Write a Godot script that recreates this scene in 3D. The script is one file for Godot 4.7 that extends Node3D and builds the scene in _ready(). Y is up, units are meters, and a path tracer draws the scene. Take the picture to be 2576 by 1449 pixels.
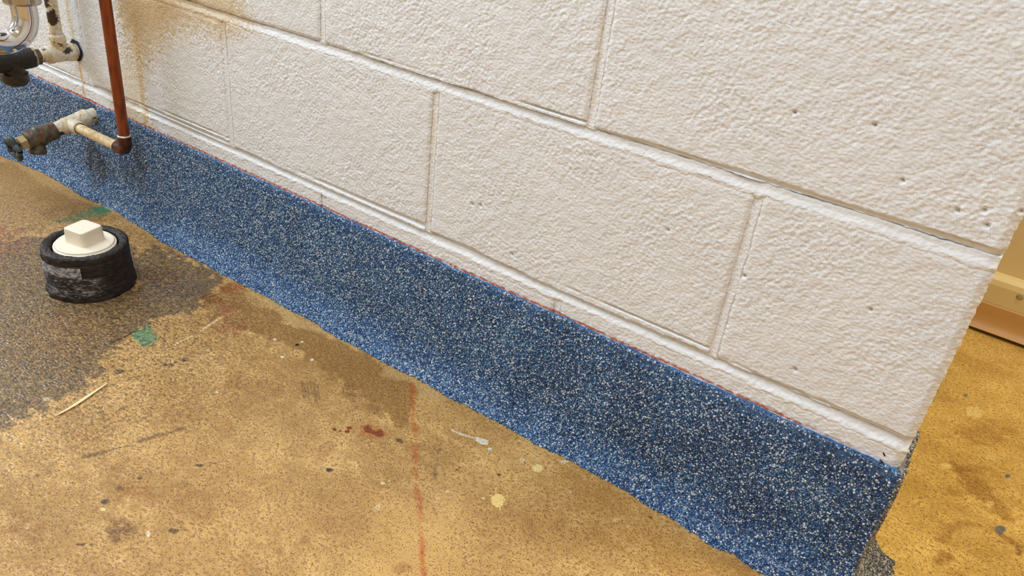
extends Node3D
# Lower part of a painted concrete-block wall with a speckled quartz cove base, a worn floor, a capped cleanout and two water pipes.

const H := 0.2032            # course height, half a block's length
const WALL_T := 0.092
const COVE_TOP := 0.1755
const TOE := [-1.6973, 0.0584, -1.6315, 0.0492, -1.5585, 0.0419, -1.4795, 0.0427, -1.4063, 0.0461, -1.3728, 0.0402, -1.3252, 0.0362, -1.2696, 0.0419, -1.2244, 0.0422, -1.1612, 0.0484, -1.1134, 0.0465, -1.0523, 0.0453, -1.0080, 0.0457, -0.9521, 0.0437, -0.8922, 0.0407, -0.8448, 0.0415, -0.7966, 0.0382, -0.7626, 0.0431, -0.7343, 0.0435, -0.6987, 0.0405, -0.6598, 0.0417, -0.6260, 0.0413, -0.5886, 0.0367, -0.5562, 0.0385, -0.5217, 0.0398, -0.5016, 0.0362, -0.4718, 0.0359, -0.4244, 0.0349, -0.3812, 0.0370, -0.3436, 0.0328, -0.3184, 0.0323, -0.2842, 0.0325, -0.2567, 0.0314, -0.2236, 0.0368, -0.1936, 0.0345, -0.1616, 0.0387, -0.1339, 0.0423, -0.1122, 0.0363, -0.0945, 0.0421, -0.0778, 0.0420]
const FLOOR_MARKS := [
	[0, 0.75, 0.0200, 0.0300, 0.35, 0.0000, [150, 114, 66], [-1.7085, 0.0833, -1.6192, 0.0508, -1.4743, 0.0455, -1.3626, 0.0446, -1.3001, 0.0437, -1.3088, 0.0908, -1.3424, 0.1428, -1.3344, 0.1937, -1.3096, 0.2677]],
	[0, 0.94, 0.0060, 0.0200, 0.30, 0.0000, [104, 86, 66], [-0.9126, 0.5994, -0.8779, 0.4758, -0.8811, 0.4211, -0.8868, 0.3849, -0.8890, 0.3483, -0.9024, 0.3141, -0.9335, 0.2874, -0.9482, 0.2642, -0.9558, 0.2265, -0.9619, 0.1877, -0.9436, 0.1538, -0.9503, 0.1284, -0.9663, 0.1026, -0.9900, 0.0553, -1.0393, 0.0494, -1.1015, 0.0547, -1.1580, 0.0581, -1.1522, 0.0987, -1.1854, 0.0922, -1.2662, 0.0792, -1.3045, 0.1147, -1.3017, 0.1711, -1.3371, 0.1923, -1.3173, 0.2760, -1.3307, 0.4013, -1.1902, 0.5479]],
	[0, 0.55, 0.0200, 0.0300, 0.50, 0.0000, [150, 84, 52], [-1.3058, 0.2016, -1.2826, 0.2184, -1.2724, 0.2371, -1.2774, 0.2530, -1.2958, 0.2622, -1.3234, 0.2625, -1.3534, 0.2536, -1.3780, 0.2373, -1.3901, 0.2179, -1.3858, 0.2008, -1.3659, 0.1910, -1.3363, 0.1914]],
	[0, 0.60, 0.0200, 0.0200, 0.40, 0.0000, [104, 92, 88], [-0.9884, 0.0902, -0.9750, 0.1071, -0.9736, 0.1276, -0.9842, 0.1462, -1.0038, 0.1583, -1.0277, 0.1611, -1.0499, 0.1536, -1.0644, 0.1373, -1.0671, 0.1164, -1.0566, 0.0967, -1.0358, 0.0837, -1.0107, 0.0814]],  # lavender-grey sheen of reflected light, painted into the floor colour
	[0, 0.55, 0.0150, 0.0200, 0.50, 0.0000, [92, 58, 38], [-1.0525, 0.0923, -1.0430, 0.1031, -1.0413, 0.1161, -1.0474, 0.1278, -1.0597, 0.1352, -1.0752, 0.1366, -1.0898, 0.1314, -1.0997, 0.1208, -1.1020, 0.1077, -1.0960, 0.0955, -1.0831, 0.0877, -1.0671, 0.0866]],
	[0, 0.50, 0.0300, 0.0300, 0.60, 0.0000, [140, 100, 58], [-0.9698, 0.2688, -0.9492, 0.2894, -0.9452, 0.3140, -0.9580, 0.3365, -0.9841, 0.3515, -1.0173, 0.3555, -1.0496, 0.3471, -1.0727, 0.3278, -1.0795, 0.3023, -1.0670, 0.2777, -1.0385, 0.2613, -1.0026, 0.2582]],
	[0, 0.72, 0.0040, 0.0120, 0.30, 0.0000, [140, 102, 58], [-0.9599, 0.1215, -0.9560, 0.0920, -0.9900, 0.0553, -0.9428, 0.0610, -0.8947, 0.0687, -0.8665, 0.0535, -0.8449, 0.0547, -0.8232, 0.0725, -0.7947, 0.0612, -0.7371, 0.0433, -0.6620, 0.0452, -0.6381, 0.0490, -0.6265, 0.0677, -0.6013, 0.0526, -0.5842, 0.0451, -0.5666, 0.0568, -0.5437, 0.0878, -0.5372, 0.1307, -0.6172, 0.1220, -0.7114, 0.1061, -0.7801, 0.1042, -0.8321, 0.1190, -0.9021, 0.1356]],
	[0, 0.45, 0.0300, 0.0400, 0.50, 0.0000, [152, 112, 66], [-0.9225, 0.1483, -0.8321, 0.1190, -0.7149, 0.1028, -0.6233, 0.1159, -0.5372, 0.1307, -0.4923, 0.1356, -0.5664, 0.1729, -0.7058, 0.1816, -0.8466, 0.1898]],
	[0, 0.75, 0.0060, 0.0120, 0.35, 0.0000, [150, 84, 40], [-0.9484, 0.0435, -0.9433, 0.0509, -0.9432, 0.0599, -0.9481, 0.0682, -0.9567, 0.0737, -0.9667, 0.0749, -0.9755, 0.0715, -0.9809, 0.0643, -0.9812, 0.0552, -0.9763, 0.0466, -0.9675, 0.0410, -0.9573, 0.0399]],
	[0, 0.75, 0.0060, 0.0100, 0.35, 0.0000, [120, 72, 30], [-0.9438, 0.0916, -0.9385, 0.0981, -0.9376, 0.1057, -0.9411, 0.1124, -0.9482, 0.1165, -0.9570, 0.1169, -0.9652, 0.1134, -0.9706, 0.1070, -0.9718, 0.0993, -0.9683, 0.0924, -0.9610, 0.0883, -0.9520, 0.0880]],
	[0, 0.60, 0.0100, 0.0120, 0.40, 0.0000, [150, 90, 60], [-0.8510, 0.1154, -0.8465, 0.1230, -0.8478, 0.1328, -0.8543, 0.1424, -0.8644, 0.1492, -0.8755, 0.1515, -0.8845, 0.1486, -0.8892, 0.1412, -0.8882, 0.1313, -0.8817, 0.1215, -0.8713, 0.1145, -0.8601, 0.1123]],
	[0, 0.40, 0.0080, 0.0100, 0.40, 0.0000, [140, 70, 66], [-0.9029, 0.0935, -0.8998, 0.0985, -0.9003, 0.1050, -0.9044, 0.1112, -0.9109, 0.1156, -0.9181, 0.1170, -0.9242, 0.1150, -0.9274, 0.1101, -0.9269, 0.1036, -0.9228, 0.0972, -0.9162, 0.0928, -0.9089, 0.0914]],
	[0, 0.55, 0.0030, 0.0060, 0.15, 0.0000, [205, 172, 122], [-0.9412, 0.0469, -0.8695, 0.0432, -0.7912, 0.0407, -0.7269, 0.0451, -0.6958, 0.0433, -0.7386, 0.0419, -0.7947, 0.0612, -0.8253, 0.0700, -0.8432, 0.0562, -0.8716, 0.0570]],
	[0, 0.50, 0.0030, 0.0060, 0.15, 0.0000, [205, 172, 122], [-0.6572, 0.0420, -0.5834, 0.0393, -0.5237, 0.0416, -0.5335, 0.0554, -0.5625, 0.0590, -0.5842, 0.0451, -0.6270, 0.0656, -0.6373, 0.0482]],
	[0, 0.60, 0.0030, 0.0080, 0.20, 0.0000, [200, 160, 104], [-1.6638, 0.0516, -1.5422, 0.0444, -1.3993, 0.0462, -1.3657, 0.0428, -1.4217, 0.0639, -1.4979, 0.0677, -1.5963, 0.0623]],
	[0, 0.50, 0.0120, 0.0200, 0.25, 0.0000, [214, 172, 106], [-0.4831, 0.2403, -0.4512, 0.2246, -0.4014, 0.2130, -0.3085, 0.2602, -0.4162, 0.3510, -0.4362, 0.3091, -0.4543, 0.2667]],
	[0, 0.55, 0.0300, 0.0300, 0.45, 0.0000, [170, 122, 62], [-0.3413, 0.0336, -0.2598, 0.0350, -0.1845, 0.0363, -0.1023, 0.0451, -0.0663, 0.0561, -0.1453, 0.1227, -0.2009, 0.1077, -0.2647, 0.0859, -0.3319, 0.0676]],
	[0, 0.40, 0.0300, 0.0500, 0.60, 0.0000, [170, 132, 78], [-0.5951, 0.2752, -0.5118, 0.2275, -0.4624, 0.2584, -0.4356, 0.3154, -0.4913, 0.3630, -0.5774, 0.3662]],
	[0, 0.45, 0.0500, 0.0500, 0.65, 0.0000, [150, 116, 66], [-0.8328, 0.4963, -0.7470, 0.4282, -0.6305, 0.3974, -0.5758, 0.4854, -0.6742, 0.5684]],
	[0, 0.45, 0.0200, 0.0300, 0.50, 0.0000, [160, 120, 74], [-0.4392, 0.0975, -0.4339, 0.1120, -0.4369, 0.1287, -0.4474, 0.1430, -0.4625, 0.1515, -0.4784, 0.1521, -0.4912, 0.1445, -0.4974, 0.1303, -0.4950, 0.1132, -0.4844, 0.0980, -0.4685, 0.0891, -0.4519, 0.0889]],
	[1, 0.80, 0.0008, 0.0010, 0.15, 0.0015, [52, 40, 30], [-0.9525, 0.2698, -0.9512, 0.2505, -0.9563, 0.2255]],
	[0, 0.55, 0.0060, 0.0060, 0.35, 0.0000, [62, 120, 92], [-1.3531, 0.1406, -1.3537, 0.0943, -1.3682, 0.0565, -1.3604, 0.0367, -1.3259, 0.0396, -1.3167, 0.0625, -1.3317, 0.0994, -1.3398, 0.1304]],
	[0, 0.80, 0.0040, 0.0060, 0.15, 0.0000, [44, 122, 92], [-1.3306, 0.0345, -1.3261, 0.0398, -1.3259, 0.0472, -1.3300, 0.0547, -1.3373, 0.0602, -1.3458, 0.0623, -1.3534, 0.0606, -1.3580, 0.0553, -1.3583, 0.0479, -1.3542, 0.0403, -1.3468, 0.0347, -1.3382, 0.0326]],
	[0, 0.80, 0.0010, 0.0020, 0.10, 0.0000, [196, 190, 160], [-1.3737, 0.0412, -1.3715, 0.0332, -1.3380, 0.0323, -1.3213, 0.0370, -1.3248, 0.0410, -1.3542, 0.0403]],
	[0, 0.85, 0.0020, 0.0080, 0.40, 0.0000, [66, 140, 110], [-0.9444, 0.2410, -0.9578, 0.2227, -0.9563, 0.2093, -0.9348, 0.2145, -0.9167, 0.2195, -0.9075, 0.2299, -0.9154, 0.2418, -0.9313, 0.2450]],
	[1, 0.75, 0.0040, 0.0030, 0.15, 0.0029, [178, 84, 38], [-0.5830, 0.0515, -0.5406, 0.0961]],
	[1, 0.80, 0.0040, 0.0030, 0.15, 0.0023, [178, 84, 38], [-0.5406, 0.0961, -0.5035, 0.1358, -0.4696, 0.1721, -0.4416, 0.1997, -0.4202, 0.2215]],
	[1, 0.75, 0.0035, 0.0030, 0.15, 0.0015, [178, 84, 38], [-0.3944, 0.2484, -0.3776, 0.2659, -0.3535, 0.2918]],
	[1, 0.50, 0.0035, 0.0030, 0.30, 0.0016, [190, 110, 60], [-0.4202, 0.2215, -0.3944, 0.2484]],
	[0, 0.92, 0.0012, 0.0040, 0.15, 0.0000, [92, 36, 24], [-0.5706, 0.1602, -0.5679, 0.1536, -0.5541, 0.1534, -0.5503, 0.1479, -0.5388, 0.1528, -0.5420, 0.1588, -0.5554, 0.1628, -0.5609, 0.1658]],
	[0, 0.50, 0.0030, 0.0050, 0.40, 0.0000, [170, 90, 44], [-0.5764, 0.1593, -0.5597, 0.1439, -0.5318, 0.1515, -0.5502, 0.1682, -0.5646, 0.1712]],
	[0, 0.85, 0.0006, 0.0030, 0.00, 0.0000, [120, 44, 24], [-0.5915, 0.1856, -0.5908, 0.1868, -0.5907, 0.1881, -0.5914, 0.1892, -0.5925, 0.1898, -0.5939, 0.1897, -0.5952, 0.1890, -0.5959, 0.1878, -0.5960, 0.1865, -0.5953, 0.1854, -0.5942, 0.1848, -0.5928, 0.1849]],
	[0, 0.85, 0.0006, 0.0030, 0.00, 0.0000, [120, 44, 24], [-0.5755, 0.1771, -0.5743, 0.1790, -0.5743, 0.1811, -0.5753, 0.1828, -0.5772, 0.1837, -0.5794, 0.1836, -0.5813, 0.1824, -0.5825, 0.1806, -0.5826, 0.1785, -0.5815, 0.1767, -0.5796, 0.1758, -0.5774, 0.1759]],
	[0, 0.85, 0.0006, 0.0030, 0.00, 0.0000, [120, 44, 24], [-0.5798, 0.1708, -0.5789, 0.1722, -0.5789, 0.1738, -0.5797, 0.1751, -0.5811, 0.1758, -0.5827, 0.1757, -0.5842, 0.1748, -0.5851, 0.1734, -0.5852, 0.1718, -0.5844, 0.1705, -0.5830, 0.1698, -0.5813, 0.1699]],
	[0, 0.85, 0.0006, 0.0030, 0.00, 0.0000, [120, 44, 24], [-0.5846, 0.1834, -0.5842, 0.1841, -0.5841, 0.1849, -0.5845, 0.1855, -0.5852, 0.1859, -0.5861, 0.1858, -0.5868, 0.1854, -0.5872, 0.1847, -0.5873, 0.1839, -0.5869, 0.1833, -0.5862, 0.1829, -0.5853, 0.1830]],
	[0, 0.85, 0.0006, 0.0030, 0.00, 0.0000, [120, 44, 24], [-0.6106, 0.2132, -0.6101, 0.2139, -0.6101, 0.2146, -0.6105, 0.2153, -0.6112, 0.2156, -0.6120, 0.2156, -0.6127, 0.2152, -0.6132, 0.2145, -0.6133, 0.2138, -0.6129, 0.2131, -0.6122, 0.2128, -0.6113, 0.2128]],
	[0, 0.92, 0.0010, 0.0020, 0.20, 0.0000, [38, 34, 36], [-0.5404, 0.2371, -0.5395, 0.2389, -0.5398, 0.2411, -0.5413, 0.2432, -0.5436, 0.2445, -0.5460, 0.2447, -0.5480, 0.2438, -0.5489, 0.2420, -0.5486, 0.2398, -0.5471, 0.2377, -0.5448, 0.2364, -0.5424, 0.2361]],
	[0, 0.80, 0.0012, 0.0030, 0.30, 0.0000, [70, 52, 40], [-0.8469, 0.2399, -0.8461, 0.2417, -0.8472, 0.2446, -0.8497, 0.2477, -0.8531, 0.2502, -0.8564, 0.2515, -0.8587, 0.2512, -0.8595, 0.2494, -0.8584, 0.2466, -0.8559, 0.2435, -0.8525, 0.2409, -0.8492, 0.2396]],
	[0, 0.80, 0.0012, 0.0030, 0.30, 0.0000, [70, 52, 40], [-0.8462, 0.2226, -0.8447, 0.2243, -0.8443, 0.2264, -0.8453, 0.2282, -0.8473, 0.2292, -0.8498, 0.2293, -0.8522, 0.2283, -0.8537, 0.2266, -0.8541, 0.2245, -0.8531, 0.2227, -0.8511, 0.2217, -0.8486, 0.2216]],
	[0, 0.80, 0.0012, 0.0030, 0.30, 0.0000, [70, 52, 40], [-0.8493, 0.2346, -0.8485, 0.2357, -0.8484, 0.2371, -0.8492, 0.2383, -0.8506, 0.2392, -0.8523, 0.2394, -0.8538, 0.2389, -0.8546, 0.2378, -0.8547, 0.2364, -0.8539, 0.2351, -0.8525, 0.2343, -0.8508, 0.2341]],
	[0, 0.80, 0.0012, 0.0030, 0.30, 0.0000, [70, 52, 40], [-0.9285, 0.2639, -0.9271, 0.2659, -0.9274, 0.2687, -0.9294, 0.2715, -0.9325, 0.2737, -0.9360, 0.2746, -0.9388, 0.2740, -0.9402, 0.2720, -0.9399, 0.2692, -0.9379, 0.2664, -0.9347, 0.2642, -0.9313, 0.2633]],
	[0, 0.80, 0.0012, 0.0030, 0.30, 0.0000, [70, 52, 40], [-0.8803, 0.2930, -0.8790, 0.2948, -0.8795, 0.2975, -0.8814, 0.3002, -0.8844, 0.3022, -0.8877, 0.3031, -0.8903, 0.3026, -0.8916, 0.3007, -0.8912, 0.2981, -0.8892, 0.2954, -0.8862, 0.2933, -0.8829, 0.2925]],
	[0, 0.80, 0.0012, 0.0030, 0.30, 0.0000, [70, 52, 40], [-0.6849, 0.4312, -0.6833, 0.4329, -0.6831, 0.4350, -0.6844, 0.4369, -0.6867, 0.4382, -0.6896, 0.4384, -0.6922, 0.4376, -0.6938, 0.4360, -0.6940, 0.4339, -0.6927, 0.4319, -0.6903, 0.4306, -0.6875, 0.4304]],
	[0, 0.80, 0.0012, 0.0030, 0.30, 0.0000, [70, 52, 40], [-0.6909, 0.4106, -0.6902, 0.4115, -0.6902, 0.4127, -0.6910, 0.4138, -0.6923, 0.4146, -0.6939, 0.4148, -0.6953, 0.4144, -0.6961, 0.4135, -0.6961, 0.4123, -0.6953, 0.4112, -0.6939, 0.4104, -0.6923, 0.4102]],
	[0, 0.80, 0.0012, 0.0030, 0.30, 0.0000, [70, 52, 40], [-0.6897, 0.3890, -0.6886, 0.3901, -0.6885, 0.3915, -0.6892, 0.3927, -0.6907, 0.3934, -0.6925, 0.3935, -0.6941, 0.3929, -0.6952, 0.3918, -0.6954, 0.3904, -0.6947, 0.3892, -0.6932, 0.3884, -0.6914, 0.3884]],
	[0, 0.80, 0.0012, 0.0030, 0.30, 0.0000, [70, 52, 40], [-0.6485, 0.4774, -0.6482, 0.4782, -0.6487, 0.4794, -0.6500, 0.4807, -0.6516, 0.4819, -0.6532, 0.4825, -0.6543, 0.4824, -0.6546, 0.4817, -0.6540, 0.4805, -0.6528, 0.4791, -0.6512, 0.4780, -0.6496, 0.4774]],
	[0, 0.80, 0.0012, 0.0030, 0.30, 0.0000, [70, 52, 40], [-0.6428, 0.4732, -0.6423, 0.4738, -0.6423, 0.4746, -0.6428, 0.4753, -0.6437, 0.4758, -0.6448, 0.4760, -0.6457, 0.4757, -0.6462, 0.4752, -0.6462, 0.4744, -0.6457, 0.4737, -0.6447, 0.4732, -0.6437, 0.4730]],
	[0, 0.80, 0.0012, 0.0030, 0.30, 0.0000, [70, 52, 40], [-0.7756, 0.4579, -0.7749, 0.4585, -0.7747, 0.4592, -0.7751, 0.4599, -0.7760, 0.4603, -0.7770, 0.4604, -0.7781, 0.4601, -0.7788, 0.4595, -0.7790, 0.4587, -0.7786, 0.4581, -0.7778, 0.4576, -0.7767, 0.4576]],
	[0, 0.80, 0.0012, 0.0030, 0.30, 0.0000, [70, 52, 40], [-0.6264, 0.3478, -0.6261, 0.3487, -0.6267, 0.3502, -0.6281, 0.3518, -0.6299, 0.3530, -0.6316, 0.3537, -0.6328, 0.3535, -0.6332, 0.3526, -0.6326, 0.3511, -0.6312, 0.3495, -0.6293, 0.3482, -0.6276, 0.3476]],
	[0, 0.80, 0.0012, 0.0030, 0.30, 0.0000, [70, 52, 40], [-0.6494, 0.3185, -0.6489, 0.3199, -0.6499, 0.3220, -0.6519, 0.3243, -0.6545, 0.3261, -0.6570, 0.3271, -0.6587, 0.3268, -0.6592, 0.3255, -0.6583, 0.3234, -0.6563, 0.3211, -0.6536, 0.3192, -0.6511, 0.3182]],
	[0, 0.80, 0.0012, 0.0030, 0.30, 0.0000, [70, 52, 40], [-0.6558, 0.3295, -0.6553, 0.3309, -0.6562, 0.3329, -0.6582, 0.3352, -0.6608, 0.3371, -0.6633, 0.3380, -0.6650, 0.3378, -0.6655, 0.3364, -0.6646, 0.3344, -0.6626, 0.3321, -0.6600, 0.3302, -0.6575, 0.3293]],
	[0, 0.80, 0.0012, 0.0030, 0.30, 0.0000, [70, 52, 40], [-0.5951, 0.4072, -0.5946, 0.4082, -0.5951, 0.4096, -0.5963, 0.4111, -0.5981, 0.4122, -0.5999, 0.4127, -0.6012, 0.4124, -0.6017, 0.4115, -0.6013, 0.4100, -0.6000, 0.4086, -0.5983, 0.4074, -0.5965, 0.4069]],
	[0, 0.80, 0.0012, 0.0030, 0.30, 0.0000, [70, 52, 40], [-0.5171, 0.1461, -0.5164, 0.1475, -0.5164, 0.1490, -0.5173, 0.1503, -0.5187, 0.1510, -0.5202, 0.1510, -0.5215, 0.1502, -0.5222, 0.1488, -0.5221, 0.1473, -0.5213, 0.1460, -0.5199, 0.1452, -0.5184, 0.1453]],
	[0, 0.80, 0.0012, 0.0030, 0.30, 0.0000, [70, 52, 40], [-0.5131, 0.1475, -0.5128, 0.1482, -0.5128, 0.1490, -0.5132, 0.1496, -0.5139, 0.1500, -0.5147, 0.1499, -0.5153, 0.1495, -0.5157, 0.1489, -0.5156, 0.1481, -0.5152, 0.1474, -0.5145, 0.1471, -0.5138, 0.1471]],
	[0, 0.80, 0.0012, 0.0030, 0.30, 0.0000, [70, 52, 40], [-0.4895, 0.1221, -0.4890, 0.1231, -0.4891, 0.1244, -0.4899, 0.1255, -0.4910, 0.1261, -0.4922, 0.1261, -0.4932, 0.1255, -0.4937, 0.1244, -0.4935, 0.1231, -0.4928, 0.1221, -0.4917, 0.1214, -0.4904, 0.1214]],
	[0, 0.80, 0.0012, 0.0030, 0.30, 0.0000, [70, 52, 40], [-0.4314, 0.1333, -0.4311, 0.1340, -0.4312, 0.1347, -0.4316, 0.1354, -0.4323, 0.1357, -0.4330, 0.1357, -0.4335, 0.1353, -0.4338, 0.1346, -0.4337, 0.1338, -0.4333, 0.1332, -0.4326, 0.1329, -0.4319, 0.1329]],
	[0, 0.80, 0.0012, 0.0030, 0.30, 0.0000, [70, 52, 40], [-0.4302, 0.1387, -0.4299, 0.1394, -0.4302, 0.1403, -0.4308, 0.1410, -0.4316, 0.1415, -0.4325, 0.1416, -0.4331, 0.1413, -0.4333, 0.1406, -0.4331, 0.1397, -0.4325, 0.1389, -0.4316, 0.1384, -0.4308, 0.1383]],
	[0, 0.80, 0.0012, 0.0030, 0.30, 0.0000, [70, 52, 40], [-0.4929, 0.1212, -0.4926, 0.1219, -0.4926, 0.1226, -0.4930, 0.1233, -0.4937, 0.1237, -0.4945, 0.1236, -0.4951, 0.1232, -0.4955, 0.1225, -0.4954, 0.1217, -0.4950, 0.1210, -0.4943, 0.1207, -0.4935, 0.1207]],
	[0, 0.80, 0.0012, 0.0030, 0.30, 0.0000, [70, 52, 40], [-0.3092, 0.1983, -0.3089, 0.1991, -0.3092, 0.2001, -0.3099, 0.2010, -0.3109, 0.2016, -0.3118, 0.2016, -0.3125, 0.2011, -0.3128, 0.2003, -0.3125, 0.1993, -0.3118, 0.1984, -0.3108, 0.1978, -0.3099, 0.1978]],
	[0, 0.80, 0.0012, 0.0030, 0.30, 0.0000, [70, 52, 40], [-0.3854, 0.1097, -0.3851, 0.1108, -0.3853, 0.1120, -0.3860, 0.1130, -0.3871, 0.1136, -0.3882, 0.1136, -0.3891, 0.1130, -0.3894, 0.1119, -0.3892, 0.1107, -0.3884, 0.1097, -0.3874, 0.1091, -0.3863, 0.1091]],
	[0, 0.80, 0.0012, 0.0030, 0.30, 0.0000, [70, 52, 40], [-0.2093, 0.0475, -0.2091, 0.0485, -0.2093, 0.0496, -0.2100, 0.0504, -0.2108, 0.0509, -0.2117, 0.0507, -0.2123, 0.0500, -0.2125, 0.0490, -0.2123, 0.0479, -0.2116, 0.0470, -0.2108, 0.0466, -0.2099, 0.0468]],
	[0, 0.80, 0.0012, 0.0030, 0.30, 0.0000, [70, 52, 40], [-0.3173, 0.1798, -0.3171, 0.1804, -0.3172, 0.1810, -0.3177, 0.1816, -0.3183, 0.1819, -0.3189, 0.1819, -0.3193, 0.1815, -0.3195, 0.1810, -0.3194, 0.1803, -0.3190, 0.1797, -0.3184, 0.1794, -0.3178, 0.1794]],
	[1, 0.75, 0.0020, 0.0030, 0.30, 0.0024, [112, 82, 56], [-0.7470, 0.3550, -0.7389, 0.3352, -0.7270, 0.3076]],
	[1, 0.75, 0.0020, 0.0030, 0.30, 0.0023, [104, 76, 52], [-0.7674, 0.4093, -0.7573, 0.3894, -0.7496, 0.3695]],
	[1, 0.50, 0.0020, 0.0030, 0.50, 0.0016, [128, 92, 58], [-0.8157, 0.3588, -0.8117, 0.3257]],
	[1, 0.60, 0.0020, 0.0030, 0.40, 0.0015, [120, 86, 50], [-0.6083, 0.4005, -0.5891, 0.4019, -0.5762, 0.4015]],
	[1, 0.50, 0.0020, 0.0030, 0.40, 0.0013, [130, 92, 56], [-0.5452, 0.4189, -0.5240, 0.4227]],
	[0, 0.60, 0.0100, 0.0150, 0.45, 0.0000, [150, 100, 48], [-0.6661, 0.3974, -0.6624, 0.4022, -0.6630, 0.4084, -0.6675, 0.4144, -0.6747, 0.4187, -0.6828, 0.4201, -0.6897, 0.4183, -0.6935, 0.4136, -0.6931, 0.4074, -0.6886, 0.4012, -0.6812, 0.3968, -0.6729, 0.3954]],
	[0, 0.80, 0.0060, 0.0150, 0.35, 0.0000, [112, 76, 46], [-0.6294, 0.4347, -0.6262, 0.4390, -0.6269, 0.4447, -0.6312, 0.4503, -0.6381, 0.4544, -0.6457, 0.4558, -0.6520, 0.4543, -0.6554, 0.4501, -0.6548, 0.4443, -0.6504, 0.4386, -0.6434, 0.4344, -0.6357, 0.4330]],
	[0, 0.50, 0.0120, 0.0200, 0.50, 0.0000, [140, 92, 50], [-0.7064, 0.4929, -0.7024, 0.4971, -0.7025, 0.5029, -0.7068, 0.5086, -0.7140, 0.5128, -0.7223, 0.5144, -0.7296, 0.5130, -0.7338, 0.5088, -0.7338, 0.5030, -0.7295, 0.4972, -0.7221, 0.4929, -0.7137, 0.4913]],
	[0, 0.55, 0.0020, 0.0030, 0.20, 0.0000, [150, 106, 58], [-0.4840, 0.3291, -0.4824, 0.3313, -0.4821, 0.3336, -0.4831, 0.3354, -0.4852, 0.3363, -0.4878, 0.3360, -0.4903, 0.3345, -0.4919, 0.3324, -0.4922, 0.3300, -0.4912, 0.3282, -0.4891, 0.3273, -0.4864, 0.3277]],
	[0, 0.50, 0.0020, 0.0040, 0.30, 0.0000, [150, 106, 58], [-0.4902, 0.3539, -0.4892, 0.3558, -0.4896, 0.3581, -0.4913, 0.3603, -0.4939, 0.3618, -0.4966, 0.3622, -0.4988, 0.3613, -0.4998, 0.3594, -0.4994, 0.3571, -0.4977, 0.3549, -0.4951, 0.3534, -0.4924, 0.3531]],
	[0, 0.50, 0.0080, 0.0080, 0.35, 0.0000, [160, 114, 66], [-0.5649, 0.2110, -0.5621, 0.2161, -0.5624, 0.2219, -0.5659, 0.2271, -0.5716, 0.2301, -0.5779, 0.2304, -0.5833, 0.2277, -0.5863, 0.2227, -0.5860, 0.2168, -0.5826, 0.2115, -0.5768, 0.2084, -0.5703, 0.2082]],
	[0, 0.50, 0.0040, 0.0060, 0.35, 0.0000, [150, 100, 54], [-0.3772, 0.2872, -0.3764, 0.2898, -0.3774, 0.2931, -0.3801, 0.2963, -0.3837, 0.2984, -0.3872, 0.2990, -0.3898, 0.2979, -0.3906, 0.2953, -0.3896, 0.2920, -0.3869, 0.2888, -0.3833, 0.2866, -0.3797, 0.2860]],
	[0, 0.50, 0.0100, 0.0100, 0.50, 0.0000, [150, 112, 62], [-0.6453, 0.2646, -0.6427, 0.2689, -0.6433, 0.2744, -0.6471, 0.2796, -0.6530, 0.2831, -0.6594, 0.2841, -0.6647, 0.2821, -0.6674, 0.2778, -0.6668, 0.2723, -0.6630, 0.2670, -0.6571, 0.2634, -0.6506, 0.2625]],
	[0, 0.50, 0.0100, 0.0120, 0.50, 0.0000, [160, 112, 60], [-0.7443, 0.2001, -0.7405, 0.2061, -0.7411, 0.2135, -0.7459, 0.2206, -0.7536, 0.2253, -0.7622, 0.2266, -0.7695, 0.2239, -0.7734, 0.2181, -0.7730, 0.2106, -0.7682, 0.2034, -0.7603, 0.1985, -0.7515, 0.1974]],
	[1, 0.55, 0.0008, 0.0010, 0.35, 0.0011, [110, 84, 52], [-0.6956, 0.1493, -0.6679, 0.1705]],
	[1, 0.55, 0.0008, 0.0010, 0.35, 0.0011, [110, 84, 52], [-0.6913, 0.1489, -0.6675, 0.1667]],
	[1, 0.55, 0.0008, 0.0010, 0.35, 0.0011, [110, 84, 52], [-0.6906, 0.1446, -0.6599, 0.1687]],
	[1, 0.55, 0.0008, 0.0010, 0.35, 0.0011, [110, 84, 52], [-0.6899, 0.1402, -0.6666, 0.1578]],
	[1, 0.55, 0.0008, 0.0010, 0.35, 0.0011, [110, 84, 52], [-0.6842, 0.1397, -0.6518, 0.1657]],
	[1, 0.55, 0.0008, 0.0010, 0.35, 0.0011, [110, 84, 52], [-0.6813, 0.1394, -0.6515, 0.1632]],
	[1, 0.55, 0.0008, 0.0010, 0.35, 0.0011, [110, 84, 52], [-0.6771, 0.1391, -0.6511, 0.1594]],
	[1, 0.50, 0.0008, 0.0010, 0.40, 0.0009, [120, 92, 56], [-0.6512, 0.1183, -0.6212, 0.1372, -0.5879, 0.1614]],
	[1, 0.50, 0.0008, 0.0010, 0.40, 0.0009, [120, 92, 56], [-0.6506, 0.1129, -0.6158, 0.1367, -0.5827, 0.1609]],
	[1, 0.50, 0.0008, 0.0010, 0.40, 0.0009, [120, 92, 56], [-0.6501, 0.1074, -0.6104, 0.1362, -0.5775, 0.1603]],
	[1, 0.50, 0.0008, 0.0010, 0.40, 0.0009, [120, 92, 56], [-0.6425, 0.1089, -0.6050, 0.1357, -0.5724, 0.1598]],
	[1, 0.45, 0.0020, 0.0030, 0.50, 0.0015, [90, 80, 62], [-0.4713, 0.1265, -0.4554, 0.1501, -0.4423, 0.1701]],
	[1, 0.90, 0.0008, 0.0020, 0.35, 0.0016, [226, 218, 204], [-0.4814, 0.0870, -0.4653, 0.0848, -0.4501, 0.0792]],
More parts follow.
